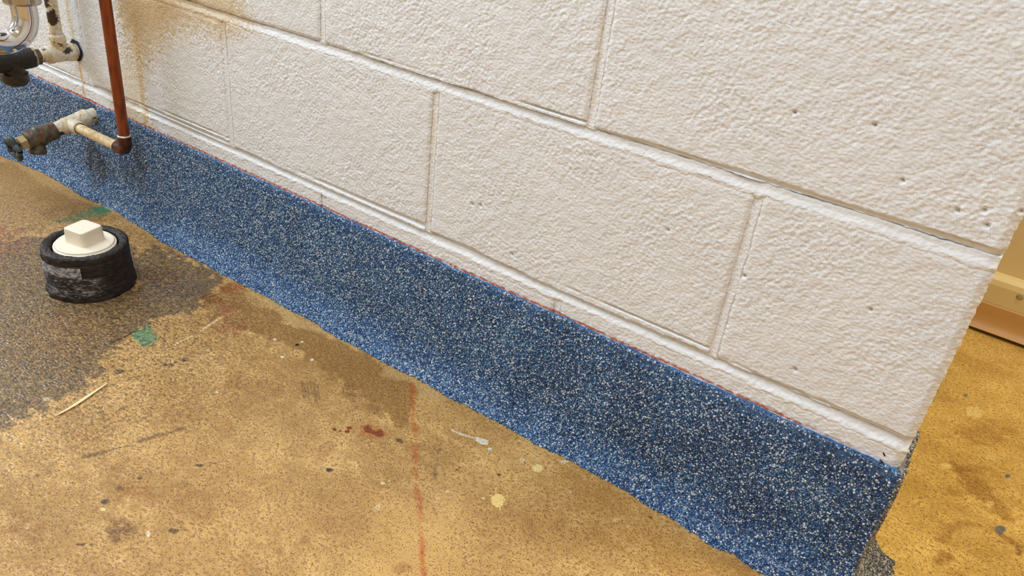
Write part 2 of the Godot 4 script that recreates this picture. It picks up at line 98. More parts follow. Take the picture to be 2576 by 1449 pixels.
	[0, 0.95, 0.0008, 0.0012, 0.05, 0.0000, [226, 220, 208], [-0.4516, 0.0764, -0.4431, 0.0738, -0.4347, 0.0713, -0.4310, 0.0780, -0.4363, 0.0829, -0.4469, 0.0824]],
	[0, 0.95, 0.0006, 0.0012, 0.00, 0.0000, [226, 220, 208], [-0.4215, 0.0814, -0.4209, 0.0827, -0.4211, 0.0841, -0.4218, 0.0853, -0.4230, 0.0858, -0.4242, 0.0857, -0.4253, 0.0848, -0.4258, 0.0836, -0.4257, 0.0821, -0.4250, 0.0810, -0.4238, 0.0804, -0.4225, 0.0806]],
	[0, 0.95, 0.0008, 0.0030, 0.03, 0.0000, [236, 206, 134], [-0.3724, 0.1488, -0.3729, 0.1408, -0.3657, 0.1370, -0.3574, 0.1398, -0.3551, 0.1502, -0.3589, 0.1576, -0.3664, 0.1560]],
	[1, 0.85, 0.0006, 0.0008, 0.10, 0.0007, [236, 206, 134], [-0.3703, 0.1419, -0.3783, 0.1318]],
	[1, 0.85, 0.0006, 0.0008, 0.10, 0.0007, [236, 206, 134], [-0.3650, 0.1556, -0.3627, 0.1634]],
	[1, 0.85, 0.0006, 0.0008, 0.10, 0.0007, [236, 206, 134], [-0.3624, 0.1384, -0.3603, 0.1331]],
	[1, 0.85, 0.0006, 0.0008, 0.10, 0.0007, [236, 206, 134], [-0.3710, 0.1459, -0.3760, 0.1469]],
	[1, 0.85, 0.0006, 0.0008, 0.10, 0.0007, [236, 206, 134], [-0.3579, 0.1527, -0.3529, 0.1580]],
	[0, 0.95, 0.0006, 0.0012, 0.00, 0.0000, [240, 212, 146], [-0.3534, 0.0664, -0.3522, 0.0697, -0.3527, 0.0733, -0.3546, 0.0762, -0.3576, 0.0777, -0.3607, 0.0773, -0.3631, 0.0751, -0.3643, 0.0718, -0.3639, 0.0682, -0.3619, 0.0652, -0.3590, 0.0638, -0.3558, 0.0642]],
	[0, 0.80, 0.0006, 0.0012, 0.00, 0.0000, [216, 200, 170], [-0.3779, 0.0685, -0.3772, 0.0703, -0.3775, 0.0722, -0.3785, 0.0738, -0.3801, 0.0746, -0.3818, 0.0744, -0.3832, 0.0732, -0.3839, 0.0714, -0.3837, 0.0694, -0.3826, 0.0678, -0.3810, 0.0671, -0.3793, 0.0673]],
	[0, 0.60, 0.0006, 0.0012, 0.00, 0.0000, [206, 192, 166], [-0.3662, 0.0551, -0.3656, 0.0566, -0.3658, 0.0584, -0.3667, 0.0597, -0.3681, 0.0604, -0.3696, 0.0602, -0.3708, 0.0592, -0.3713, 0.0576, -0.3711, 0.0559, -0.3702, 0.0545, -0.3688, 0.0538, -0.3674, 0.0540]],
	[0, 0.95, 0.0006, 0.0012, 0.00, 0.0000, [222, 196, 140], [-0.3773, 0.1548, -0.3769, 0.1556, -0.3770, 0.1566, -0.3776, 0.1574, -0.3784, 0.1579, -0.3794, 0.1578, -0.3801, 0.1572, -0.3805, 0.1563, -0.3803, 0.1554, -0.3798, 0.1545, -0.3789, 0.1541, -0.3780, 0.1542]],
	[0, 0.70, 0.0006, 0.0012, 0.00, 0.0000, [222, 200, 150], [-0.4176, 0.1902, -0.4171, 0.1912, -0.4172, 0.1924, -0.4179, 0.1934, -0.4189, 0.1939, -0.4201, 0.1939, -0.4210, 0.1932, -0.4215, 0.1921, -0.4214, 0.1909, -0.4207, 0.1900, -0.4197, 0.1894, -0.4185, 0.1895]],
	[0, 0.70, 0.0006, 0.0012, 0.00, 0.0000, [222, 200, 150], [-0.4160, 0.1737, -0.4156, 0.1746, -0.4157, 0.1756, -0.4163, 0.1764, -0.4171, 0.1768, -0.4181, 0.1767, -0.4188, 0.1762, -0.4192, 0.1753, -0.4192, 0.1743, -0.4186, 0.1735, -0.4177, 0.1731, -0.4168, 0.1732]],
	[0, 0.70, 0.0006, 0.0012, 0.00, 0.0000, [222, 200, 160], [-0.3047, 0.0763, -0.3043, 0.0776, -0.3045, 0.0789, -0.3053, 0.0800, -0.3063, 0.0805, -0.3075, 0.0804, -0.3083, 0.0796, -0.3087, 0.0784, -0.3085, 0.0770, -0.3077, 0.0759, -0.3066, 0.0754, -0.3055, 0.0755]],
	[0, 0.60, 0.0006, 0.0012, 0.00, 0.0000, [222, 196, 150], [-0.2383, 0.0775, -0.2378, 0.0794, -0.2383, 0.0814, -0.2395, 0.0831, -0.2412, 0.0839, -0.2428, 0.0837, -0.2441, 0.0825, -0.2445, 0.0806, -0.2441, 0.0785, -0.2429, 0.0768, -0.2412, 0.0760, -0.2395, 0.0762]],
	[0, 0.80, 0.0008, 0.0020, 0.20, 0.0000, [216, 206, 186], [-0.3451, 0.0419, -0.3409, 0.0343, -0.3347, 0.0326, -0.3363, 0.0436]],
	[1, 0.90, 0.0006, 0.0010, 0.05, 0.0014, [226, 198, 142], [-0.5350, 0.2150, -0.5315, 0.2119, -0.5265, 0.2148, -0.5233, 0.2200]],
	[0, 0.95, 0.0006, 0.0012, 0.00, 0.0000, [232, 222, 200], [-0.7981, 0.1061, -0.7971, 0.1074, -0.7968, 0.1088, -0.7974, 0.1100, -0.7986, 0.1106, -0.8002, 0.1105, -0.8018, 0.1096, -0.8028, 0.1083, -0.8031, 0.1069, -0.8025, 0.1057, -0.8013, 0.1051, -0.7997, 0.1052]],
	[0, 0.95, 0.0006, 0.0012, 0.00, 0.0000, [232, 222, 200], [-0.7660, 0.0833, -0.7650, 0.0846, -0.7648, 0.0861, -0.7654, 0.0873, -0.7666, 0.0879, -0.7682, 0.0877, -0.7697, 0.0868, -0.7707, 0.0855, -0.7709, 0.0840, -0.7703, 0.0828, -0.7691, 0.0822, -0.7675, 0.0824]],
	[0, 0.95, 0.0006, 0.0012, 0.00, 0.0000, [232, 222, 200], [-0.7574, 0.1277, -0.7564, 0.1289, -0.7562, 0.1303, -0.7567, 0.1314, -0.7579, 0.1320, -0.7595, 0.1319, -0.7609, 0.1311, -0.7619, 0.1299, -0.7621, 0.1285, -0.7615, 0.1274, -0.7603, 0.1268, -0.7588, 0.1269]],
	[0, 0.95, 0.0006, 0.0012, 0.00, 0.0000, [232, 222, 200], [-0.7226, 0.1036, -0.7217, 0.1049, -0.7215, 0.1063, -0.7221, 0.1074, -0.7233, 0.1080, -0.7248, 0.1079, -0.7262, 0.1070, -0.7271, 0.1058, -0.7273, 0.1044, -0.7268, 0.1032, -0.7255, 0.1026, -0.7240, 0.1028]],
	[0, 0.95, 0.0006, 0.0012, 0.00, 0.0000, [232, 222, 200], [-0.7566, 0.2376, -0.7558, 0.2386, -0.7556, 0.2398, -0.7561, 0.2408, -0.7572, 0.2413, -0.7586, 0.2413, -0.7599, 0.2407, -0.7608, 0.2396, -0.7610, 0.2385, -0.7605, 0.2375, -0.7594, 0.2369, -0.7580, 0.2370]],
	[0, 0.95, 0.0006, 0.0012, 0.00, 0.0000, [30, 26, 24], [-0.7659, 0.0932, -0.7651, 0.0942, -0.7649, 0.0953, -0.7654, 0.0962, -0.7664, 0.0967, -0.7676, 0.0966, -0.7687, 0.0959, -0.7695, 0.0949, -0.7697, 0.0938, -0.7692, 0.0929, -0.7683, 0.0924, -0.7671, 0.0925]],
	[0, 0.90, 0.0010, 0.0040, 0.10, 0.0000, [230, 224, 210], [-0.8902, 0.3816, -0.8885, 0.3832, -0.8884, 0.3855, -0.8898, 0.3877, -0.8924, 0.3892, -0.8955, 0.3897, -0.8982, 0.3891, -0.8999, 0.3874, -0.9001, 0.3852, -0.8987, 0.3830, -0.8960, 0.3814, -0.8929, 0.3809]],
	[0, 0.90, 0.0010, 0.0020, 0.05, 0.0000, [228, 218, 200], [-0.6128, 0.4282, -0.6110, 0.4297, -0.6101, 0.4313, -0.6105, 0.4324, -0.6119, 0.4328, -0.6141, 0.4324, -0.6164, 0.4313, -0.6183, 0.4297, -0.6192, 0.4281, -0.6189, 0.4270, -0.6174, 0.4266, -0.6152, 0.4270]],
	[0, 0.95, 0.0006, 0.0012, 0.00, 0.0000, [224, 204, 150], [-0.6775, 0.4392, -0.6766, 0.4401, -0.6764, 0.4411, -0.6771, 0.4421, -0.6783, 0.4427, -0.6797, 0.4428, -0.6811, 0.4424, -0.6820, 0.4415, -0.6821, 0.4404, -0.6815, 0.4395, -0.6803, 0.4388, -0.6788, 0.4387]],
	[0, 0.80, 0.0006, 0.0012, 0.00, 0.0000, [226, 204, 170], [-0.4815, 0.2136, -0.4809, 0.2147, -0.4810, 0.2158, -0.4816, 0.2168, -0.4827, 0.2174, -0.4839, 0.2173, -0.4850, 0.2167, -0.4855, 0.2156, -0.4855, 0.2144, -0.4848, 0.2135, -0.4837, 0.2129, -0.4825, 0.2130]],
	[0, 0.80, 0.0006, 0.0012, 0.00, 0.0000, [220, 200, 160], [-0.4801, 0.2063, -0.4797, 0.2069, -0.4798, 0.2076, -0.4802, 0.2082, -0.4808, 0.2086, -0.4816, 0.2085, -0.4822, 0.2081, -0.4825, 0.2075, -0.4825, 0.2068, -0.4821, 0.2062, -0.4814, 0.2059, -0.4807, 0.2059]],
	[1, 0.90, 0.0006, 0.0008, 0.10, 0.0017, [232, 206, 150], [-0.8877, 0.2133, -0.8893, 0.1982, -0.8893, 0.1827]],
	[1, 0.95, 0.0006, 0.0008, 0.05, 0.0024, [232, 200, 150], [-0.8923, 0.1667, -0.8972, 0.1461, -0.9012, 0.1223]],
	[1, 0.75, 0.0012, 0.0020, 0.30, 0.0025, [200, 120, 90], [-0.9012, 0.1223, -0.9000, 0.1052, -0.8961, 0.0900]],
	[1, 0.60, 0.0010, 0.0020, 0.20, 0.0010, [228, 214, 186], [-0.4624, 0.2489, -0.4623, 0.2425, -0.4584, 0.2485]],
	[1, 0.80, 0.0020, 0.0040, 0.45, 0.0018, [196, 156, 104], [-1.0533, 0.1991, -1.0555, 0.2158, -1.0619, 0.2314, -1.0722, 0.2447, -1.0855, 0.2550, -1.1011, 0.2614, -1.1178, 0.2636, -1.1345, 0.2614, -1.1500, 0.2550, -1.1634, 0.2447, -1.1737, 0.2314, -1.1801, 0.2158, -1.1823, 0.1991, -1.1801, 0.1824, -1.1737, 0.1669, -1.1634, 0.1535, -1.1501, 0.1432, -1.1345, 0.1368, -1.1178, 0.1346, -1.1011, 0.1368, -1.0856, 0.1432, -1.0722, 0.1535, -1.0619, 0.1668, -1.0555, 0.1824, -1.0533, 0.1991]],
	[0, 0.80, 0.0010, 0.0020, 0.10, 0.0000, [196, 150, 104], [-1.0693, 0.1648, -1.0816, 0.1469, -1.0682, 0.1349, -1.0633, 0.1551, -1.0503, 0.1714]],
	[0, 0.60, 0.0080, 0.0120, 0.45, 0.0000, [142, 98, 40], [0.0716, -0.3266, 0.0920, -0.3243, 0.1236, -0.3032, 0.1480, -0.2652, 0.1507, -0.2485, 0.1281, -0.2566, 0.1026, -0.2753, 0.0820, -0.2856]],
	[0, 0.50, 0.0200, 0.0200, 0.55, 0.0000, [150, 104, 44], [0.1297, -0.4624, 0.1263, -0.4441, 0.1148, -0.4227, 0.0984, -0.4039, 0.0813, -0.3924, 0.0680, -0.3910, 0.0617, -0.4003, 0.0644, -0.4181, 0.0756, -0.4398, 0.0925, -0.4594, 0.1102, -0.4715, 0.1239, -0.4725]],
	[0, 0.60, 0.0080, 0.0100, 0.45, 0.0000, [150, 104, 44], [0.1042, -0.3403, 0.1031, -0.3332, 0.0989, -0.3250, 0.0928, -0.3179, 0.0863, -0.3138, 0.0812, -0.3137, 0.0788, -0.3177, 0.0798, -0.3247, 0.0840, -0.3329, 0.0902, -0.3402, 0.0967, -0.3444, 0.1019, -0.3444]],
	[1, 0.70, 0.0050, 0.0050, 0.35, 0.0035, [140, 94, 40], [0.0820, -0.1741, 0.0933, -0.1988, 0.1094, -0.2161, 0.1313, -0.2233, 0.1519, -0.2164, 0.1722, -0.2037]],
	[0, 0.70, 0.0060, 0.0080, 0.40, 0.0000, [138, 94, 42], [0.0976, -0.1385, 0.0969, -0.1326, 0.0936, -0.1260, 0.0888, -0.1205, 0.0836, -0.1174, 0.0794, -0.1177, 0.0773, -0.1212, 0.0780, -0.1271, 0.0812, -0.1337, 0.0861, -0.1394, 0.0914, -0.1425, 0.0956, -0.1421]],
	[0, 0.60, 0.0060, 0.0080, 0.40, 0.0000, [146, 102, 48], [0.0889, -0.1702, 0.0883, -0.1657, 0.0857, -0.1606, 0.0819, -0.1562, 0.0778, -0.1537, 0.0745, -0.1538, 0.0728, -0.1564, 0.0734, -0.1609, 0.0759, -0.1661, 0.0798, -0.1705, 0.0840, -0.1730, 0.0873, -0.1729]],
	[0, 0.75, 0.0040, 0.0050, 0.30, 0.0000, [110, 66, 30], [0.1674, -0.2114, 0.1670, -0.2063, 0.1655, -0.2016, 0.1632, -0.1983, 0.1607, -0.1975, 0.1586, -0.1992, 0.1577, -0.2030, 0.1580, -0.2080, 0.1595, -0.2128, 0.1619, -0.2161, 0.1644, -0.2170, 0.1664, -0.2153]],
	[0, 0.50, 0.0080, 0.0080, 0.50, 0.0000, [150, 104, 44], [0.0887, -0.2676, 0.0877, -0.2626, 0.0843, -0.2565, 0.0793, -0.2510, 0.0740, -0.2475, 0.0698, -0.2469, 0.0679, -0.2494, 0.0688, -0.2543, 0.0722, -0.2604, 0.0772, -0.2661, 0.0826, -0.2696, 0.0868, -0.2702]],
	[0, 0.45, 0.0080, 0.0080, 0.50, 0.0000, [150, 104, 46], [0.1125, -0.1229, 0.1118, -0.1180, 0.1091, -0.1125, 0.1050, -0.1080, 0.1007, -0.1054, 0.0973, -0.1057, 0.0956, -0.1086, 0.0962, -0.1135, 0.0989, -0.1190, 0.1030, -0.1237, 0.1074, -0.1262, 0.1109, -0.1259]],
	[0, 0.95, 0.0008, 0.0020, 0.05, 0.0000, [104, 104, 112], [0.1438, -0.2333, 0.1434, -0.2288, 0.1417, -0.2242, 0.1391, -0.2209, 0.1363, -0.2196, 0.1341, -0.2207, 0.1330, -0.2240, 0.1334, -0.2285, 0.1351, -0.2330, 0.1377, -0.2364, 0.1405, -0.2377, 0.1428, -0.2366]],
	[0, 0.95, 0.0006, 0.0012, 0.00, 0.0000, [104, 104, 112], [0.1399, -0.3548, 0.1396, -0.3517, 0.1385, -0.3485, 0.1367, -0.3462, 0.1348, -0.3453, 0.1333, -0.3461, 0.1326, -0.3484, 0.1329, -0.3515, 0.1340, -0.3547, 0.1358, -0.3570, 0.1377, -0.3579, 0.1392, -0.3571]],
	[0, 0.80, 0.0006, 0.0012, 0.00, 0.0000, [104, 104, 112], [0.0651, -0.5228, 0.0650, -0.5203, 0.0642, -0.5178, 0.0630, -0.5161, 0.0617, -0.5154, 0.0605, -0.5161, 0.0599, -0.5180, 0.0600, -0.5205, 0.0607, -0.5230, 0.0620, -0.5248, 0.0633, -0.5254, 0.0645, -0.5247]],
	[0, 0.80, 0.0006, 0.0012, 0.00, 0.0000, [104, 104, 112], [0.1396, -0.2058, 0.1395, -0.2049, 0.1391, -0.2039, 0.1385, -0.2031, 0.1379, -0.2028, 0.1374, -0.2030, 0.1371, -0.2037, 0.1372, -0.2046, 0.1376, -0.2056, 0.1382, -0.2064, 0.1388, -0.2067, 0.1393, -0.2065]],
	[0, 0.80, 0.0030, 0.0060, 0.20, 0.0000, [240, 212, 140], [0.0898, -0.4894, 0.0892, -0.4800, 0.0858, -0.4704, 0.0805, -0.4632, 0.0748, -0.4603, 0.0701, -0.4624, 0.0677, -0.4689, 0.0682, -0.4783, 0.0715, -0.4880, 0.0769, -0.4954, 0.0827, -0.4983, 0.0874, -0.4961]],
	[0, 0.80, 0.0020, 0.0040, 0.25, 0.0000, [238, 208, 136], [0.0691, -0.3151, 0.0687, -0.3111, 0.0667, -0.3068, 0.0637, -0.3031, 0.0604, -0.3011, 0.0578, -0.3014, 0.0565, -0.3038, 0.0568, -0.3078, 0.0588, -0.3122, 0.0619, -0.3158, 0.0651, -0.3178, 0.0678, -0.3175]],
	[0, 0.60, 0.0040, 0.0060, 0.40, 0.0000, [232, 200, 130], [0.1217, -0.3875, 0.1209, -0.3814, 0.1178, -0.3747, 0.1133, -0.3693, 0.1085, -0.3664, 0.1047, -0.3669, 0.1030, -0.3707, 0.1037, -0.3767, 0.1068, -0.3834, 0.1113, -0.3890, 0.1162, -0.3919, 0.1199, -0.3913]],
	[0, 0.70, 0.0020, 0.0030, 0.20, 0.0000, [236, 206, 140], [0.1272, -0.2756, 0.1268, -0.2716, 0.1252, -0.2676, 0.1227, -0.2644, 0.1200, -0.2630, 0.1179, -0.2638, 0.1169, -0.2665, 0.1172, -0.2705, 0.1189, -0.2746, 0.1214, -0.2778, 0.1241, -0.2792, 0.1262, -0.2784]],
	[0, 0.50, 0.0100, 0.0100, 0.35, 0.0000, [226, 188, 112], [0.1236, -0.2100, 0.1221, -0.2013, 0.1167, -0.1913, 0.1088, -0.1825, 0.1005, -0.1774, 0.0940, -0.1771, 0.0909, -0.1818, 0.0922, -0.1903, 0.0976, -0.2005, 0.1056, -0.2095, 0.1141, -0.2148, 0.1207, -0.2150]],
	[1, 0.60, 0.0010, 0.0010, 0.20, 0.0016, [236, 206, 140], [0.1109, -0.6224, 0.1233, -0.5982]],
	[1, 0.50, 0.0015, 0.0020, 0.40, 0.0016, [230, 196, 120], [0.1082, -0.3595, 0.1560, -0.3541]],
]
const WALL_MARKS := [
	[0, 0.55, 0.0250, 0.0300, 0.12, 0.0000, [196, 158, 98], [-1.2668, 0.4173, -1.0069, 0.4619, -0.9442, 0.4101, -1.0175, 0.3755, -1.0824, 0.3762, -1.1454, 0.3512, -1.2203, 0.2909, -1.2606, 0.3075, -1.2829, 0.3536]],
	[0, 0.45, 0.0200, 0.0200, 0.10, 0.0000, [186, 150, 92], [-1.2814, 0.4029, -1.1013, 0.4347, -1.1273, 0.3960, -1.1979, 0.3462, -1.2777, 0.3294]],
	[0, 0.40, 0.0120, 0.0200, 0.20, 0.0000, [214, 184, 130], [-1.2947, 0.3065, -1.2187, 0.3231, -1.2356, 0.1928, -1.2103, 0.1789, -1.2967, 0.1543, -1.3074, 0.2087]],
	[1, 0.60, 0.0040, 0.0060, 0.15, 0.0060, [196, 160, 100], [-1.2391, 0.3623, -1.2419, 0.3116, -1.2453, 0.2519, -1.2465, 0.1898, -1.2440, 0.1693]],
	[1, 0.70, 0.0020, 0.0030, 0.25, 0.0030, [206, 150, 60], [-1.4349, 0.2466, -1.4344, 0.2232, -1.4359, 0.2011, -1.4349, 0.1830]],
	[1, 0.60, 0.0030, 0.0050, 0.45, 0.0045, [208, 172, 110], [-1.4419, 0.3551, -1.4417, 0.3288, -1.4402, 0.3022, -1.4391, 0.2819]],
	[1, 0.45, 0.0100, 0.0100, 0.50, 0.0100, [214, 186, 138], [-1.3421, 0.2139, -1.3358, 0.1431]],
	[1, 0.50, 0.0020, 0.0030, 0.50, 0.0020, [214, 190, 150], [-0.6154, 0.3884, -0.6147, 0.3120, -0.6135, 0.2235]],  # shade and warm bounce light in a vertical joint, painted as tan
	[1, 0.45, 0.0020, 0.0020, 0.50, 0.0015, [214, 190, 150], [-0.4054, 0.5200, -0.4026, 0.4646, -0.4019, 0.4353]],  # same painted shade and bounce in the joint one course up
	[1, 0.60, 0.0008, 0.0016, 0.50, 0.0010, [206, 128, 92], [-1.8500, 0.1785, -0.0500, 0.1785]],
	[1, 0.90, 0.0006, 0.0018, 0.45, 0.0011, [184, 76, 42], [-1.6000, 0.1772, -1.5500, 0.1775, -1.5000, 0.1769, -1.4500, 0.1772, -1.4000, 0.1775, -1.3500, 0.1768, -1.3000, 0.1772, -1.2500, 0.1775, -1.2000, 0.1768, -1.1500, 0.1772, -1.1000, 0.1775, -1.0500, 0.1768, -1.0000, 0.1772, -0.9500, 0.1775, -0.9000, 0.1768, -0.8500, 0.1772, -0.8000, 0.1775, -0.7500, 0.1768, -0.7000, 0.1772, -0.6500, 0.1775, -0.6000, 0.1768, -0.5500, 0.1772, -0.5000, 0.1775, -0.4500, 0.1768, -0.4000, 0.1773, -0.3500, 0.1775, -0.3000, 0.1768, -0.2500, 0.1773, -0.2000, 0.1775, -0.1500, 0.1768, -0.1000, 0.1773]],
	[1, 0.90, 0.0005, 0.0016, 0.20, 0.0014, [176, 62, 34], [-1.5000, 0.1785, -1.4600, 0.1790, -1.4000, 0.1782]],
	[1, 0.70, 0.0006, 0.0010, 0.30, 0.0007, [196, 110, 80], [-1.0583, 0.1809, -1.0508, 0.1764]],
]
const PITS := [-0.1996, 0.3136, -0.0211, 0.4356, -0.0790, 0.3272, -0.0031, 0.4543, -0.5457, 0.2734, -0.5329, 0.2762, -1.0185, 0.2507, -0.1991, 0.4844, -0.1309, 0.4916, -0.4787, 0.2289, -0.0455, 0.4411, -0.0277, 0.4474, -0.2895, 0.3320, -0.1233, 0.2352, -0.0942, 0.4522]

var rng := RandomNumberGenerator.new()
var n_fine := FastNoiseLite.new()
var n_mid := FastNoiseLite.new()
var n_big := FastNoiseLite.new()
var M := {}
var names := {}


func numbered(called: String) -> String:
	var n: int = names.get(called, -1) + 1
	names[called] = n
	return called if n == 0 else "%s_%03d" % [called, n]


func tag(o: Node, label: String, category := "", group := "", kind := "") -> Node:
	if label: o.set_meta("label", label)
	if category: o.set_meta("category", category)
	if group: o.set_meta("group", group)
	if kind: o.set_meta("kind", kind)
	return o


func put(called: String, mesh: Mesh, m: Material, parent: Node = self) -> MeshInstance3D:
	var o := MeshInstance3D.new()
	o.name = numbered(called) if parent == self else called
	o.mesh = mesh
	if m: o.material_override = m
	o.cast_shadow = GeometryInstance3D.SHADOW_CASTING_SETTING_ON
	parent.add_child(o, true)
	return o


func thing(called: String, label: String, category: String, at := Vector3.ZERO, kind := "") -> Node3D:
	var o := Node3D.new()
	o.name = numbered(called)
	o.position = at
	add_child(o, true)
	tag(o, label, category, "", kind)
	return o


func _ready() -> void:
	rng.seed = 7
	view_and_light()
	noises()
	materials()
	room_shell()
	daylight_window()
	block_wall()
	cove_base()
	far_side()
	cleanout()
	supply_with_riser()
	supply_with_valve()
	sink_trap()
	splinter()


# ---------------------------------------------------------------- camera, light, exposure
func view_and_light() -> void:
	var cam := Camera3D.new()
	cam.name = "camera"
	cam.position = Vector3(-0.0362, 0.6642, 0.7125)
	cam.rotation = Vector3(-0.522267, 0.548816, 0.127829)
	cam.fov = 41.324
	cam.near = 0.02
	cam.far = 30.0
	add_child(cam)
	cam.current = true
	var we := WorldEnvironment.new()
	we.name = "environment"
	var e := Environment.new()
	e.background_mode = Environment.BG_COLOR
	e.background_color = Color(0.02, 0.02, 0.02)
	e.tonemap_mode = Environment.TONE_MAPPER_LINEAR
	e.tonemap_exposure = 0.82
	e.sdfgi_enabled = true
	e.ssao_enabled = true
	e.ssil_enabled = true
	we.environment = e
	add_child(we)
	# two ceiling panels in the room and one in the passage behind the wall end
	ceiling_panel(Vector3(-1.75, 2.56, 0.62), Vector2(1.2, 0.3), Color(0.865, 0.93, 1.0), 3.9, "white ceiling light panel above the pipes")
	ceiling_panel(Vector3(0.10, 2.56, 1.25), Vector2(1.2, 0.3), Color(0.865, 0.93, 1.0), 3.6, "white ceiling light panel over the middle of the room")
	ceiling_panel(Vector3(0.75, 2.56, -0.42), Vector2(0.5, 0.25), Color(1.0, 0.97, 0.88), 3.5, "small warm ceiling light panel in the passage behind the wall end")


func ceiling_panel(at: Vector3, size: Vector2, tint: Color, energy: float, label: String) -> void:
	var t := thing("ceiling_light", label, "ceiling light", at)
	var frame := SurfaceTool.new()
	frame.begin(Mesh.PRIMITIVE_TRIANGLES)
	for s in [-1.0, 1.0]:
		bx(frame, Vector3(s * (size.x * 0.5 + 0.015), 0.0, 0), Vector3(0.03, 0.06, size.y + 0.06))
		bx(frame, Vector3(0, 0.0, s * (size.y * 0.5 + 0.015)), Vector3(size.x, 0.06, 0.03))
	bx(frame, Vector3(0, 0.025, 0), Vector3(size.x, 0.01, size.y))
	frame.generate_normals()
	var fm := StandardMaterial3D.new()
	fm.albedo_color = Color(0.9, 0.9, 0.88)
	fm.roughness = 0.5
	put("frame", frame.commit(), fm, t)
	var d := BoxMesh.new()
	d.size = Vector3(size.x, 0.008, size.y)
	var dm := StandardMaterial3D.new()
	dm.albedo_color = Color(0.95, 0.95, 0.95)
	dm.emission_enabled = true
	dm.emission = tint
	dm.emission_energy_multiplier = 2.0
	var o := put("diffuser_lamp", d, dm, t)
	o.position.y = -0.005
	var l := AreaLight3D.new()
	l.name = "panel_light"
	l.area_size = size
	l.light_color = tint
	l.light_energy = energy
	l.area_range = 9.0
	l.area_attenuation = 2.0
	l.shadow_enabled = true
	l.position.y = -0.03
	l.rotation.x = -PI / 2
	t.add_child(l)


func noises() -> void:
	for a in [[n_fine, 11, 1.0], [n_mid, 23, 1.0], [n_big, 37, 1.0]]:
		a[0].seed = a[1]
		a[0].frequency = a[2]
		a[0].noise_type = FastNoiseLite.TYPE_SIMPLEX_SMOOTH
		a[0].fractal_type = FastNoiseLite.FRACTAL_NONE


# ---------------------------------------------------------------- mesh helpers
func bx(st: SurfaceTool, c: Vector3, s: Vector3) -> void:
	var h := s * 0.5
	var v := []
	for i in 8:
		v.append(c + Vector3(h.x if i & 1 else -h.x, h.y if i & 2 else -h.y, h.z if i & 4 else -h.z))
	st.set_smooth_group(-1)
	for f in [[0, 1, 3, 2], [5, 4, 6, 7], [4, 0, 2, 6], [1, 5, 7, 3], [2, 3, 7, 6], [4, 5, 1, 0]]:
		for k in [0, 2, 1, 0, 3, 2]:
			st.add_vertex(v[f[k]])


func box_mesh(c: Vector3, s: Vector3) -> ArrayMesh:
	var st := SurfaceTool.new()
	st.begin(Mesh.PRIMITIVE_TRIANGLES)
	bx(st, c, s)
	st.generate_normals()
	return st.commit()


# a grid of nu x nv points as one smooth surface; out says which way its front points at the middle
func grid(nu: int, nv: int, P: PackedVector3Array, out: Vector3, uv := PackedVector2Array(), col := PackedColorArray(), closed := false) -> Array:
	var N := PackedVector3Array()
	N.resize(P.size())
	var s := 1.0
	var mid := (nv / 2) * nu + nu / 2
	var c0: Vector3 = (P[mid + 1] - P[mid - 1]).cross(P[mini(mid + nu, P.size() - 1)] - P[mid - nu])
	if c0.dot(out) < 0.0: s = -1.0
	for j in nv:
		var ja := maxi(j - 1, 0) * nu
		var jb := mini(j + 1, nv - 1) * nu
		for i in nu:
			var ia := i - 1
			var ib := i + 1
			if closed:
				if ia < 0: ia = nu - 2
				if ib > nu - 1: ib = 1
			else:
				if ia < 0: ia = 0
				if ib > nu - 1: ib = nu - 1
			var n: Vector3 = (P[j * nu + ib] - P[j * nu + ia]).cross(P[jb + i] - P[ja + i])
			N[j * nu + i] = n.normalized() * s
	var I := PackedInt32Array()
	I.resize((nu - 1) * (nv - 1) * 6)
	var k := 0
	for j in nv - 1:
		for i in nu - 1:
			var a := j * nu + i
			var b := a + 1
			var c := a + nu
			var d := c + 1
			if s > 0.0:
				I[k] = a; I[k + 1] = c; I[k + 2] = b; I[k + 3] = b; I[k + 4] = c; I[k + 5] = d
			else:
				I[k] = a; I[k + 1] = b; I[k + 2] = c; I[k + 3] = b; I[k + 4] = d; I[k + 5] = c
			k += 6
	var A := []
	A.resize(Mesh.ARRAY_MAX)
	A[Mesh.ARRAY_VERTEX] = P
	A[Mesh.ARRAY_NORMAL] = N
	if uv.size(): A[Mesh.ARRAY_TEX_UV] = uv
	if col.size(): A[Mesh.ARRAY_COLOR] = col
	A[Mesh.ARRAY_INDEX] = I
	return A


func surf(A: Array) -> ArrayMesh:
	var m := ArrayMesh.new()
	m.add_surface_from_arrays(Mesh.PRIMITIVE_TRIANGLES, A)
	return m


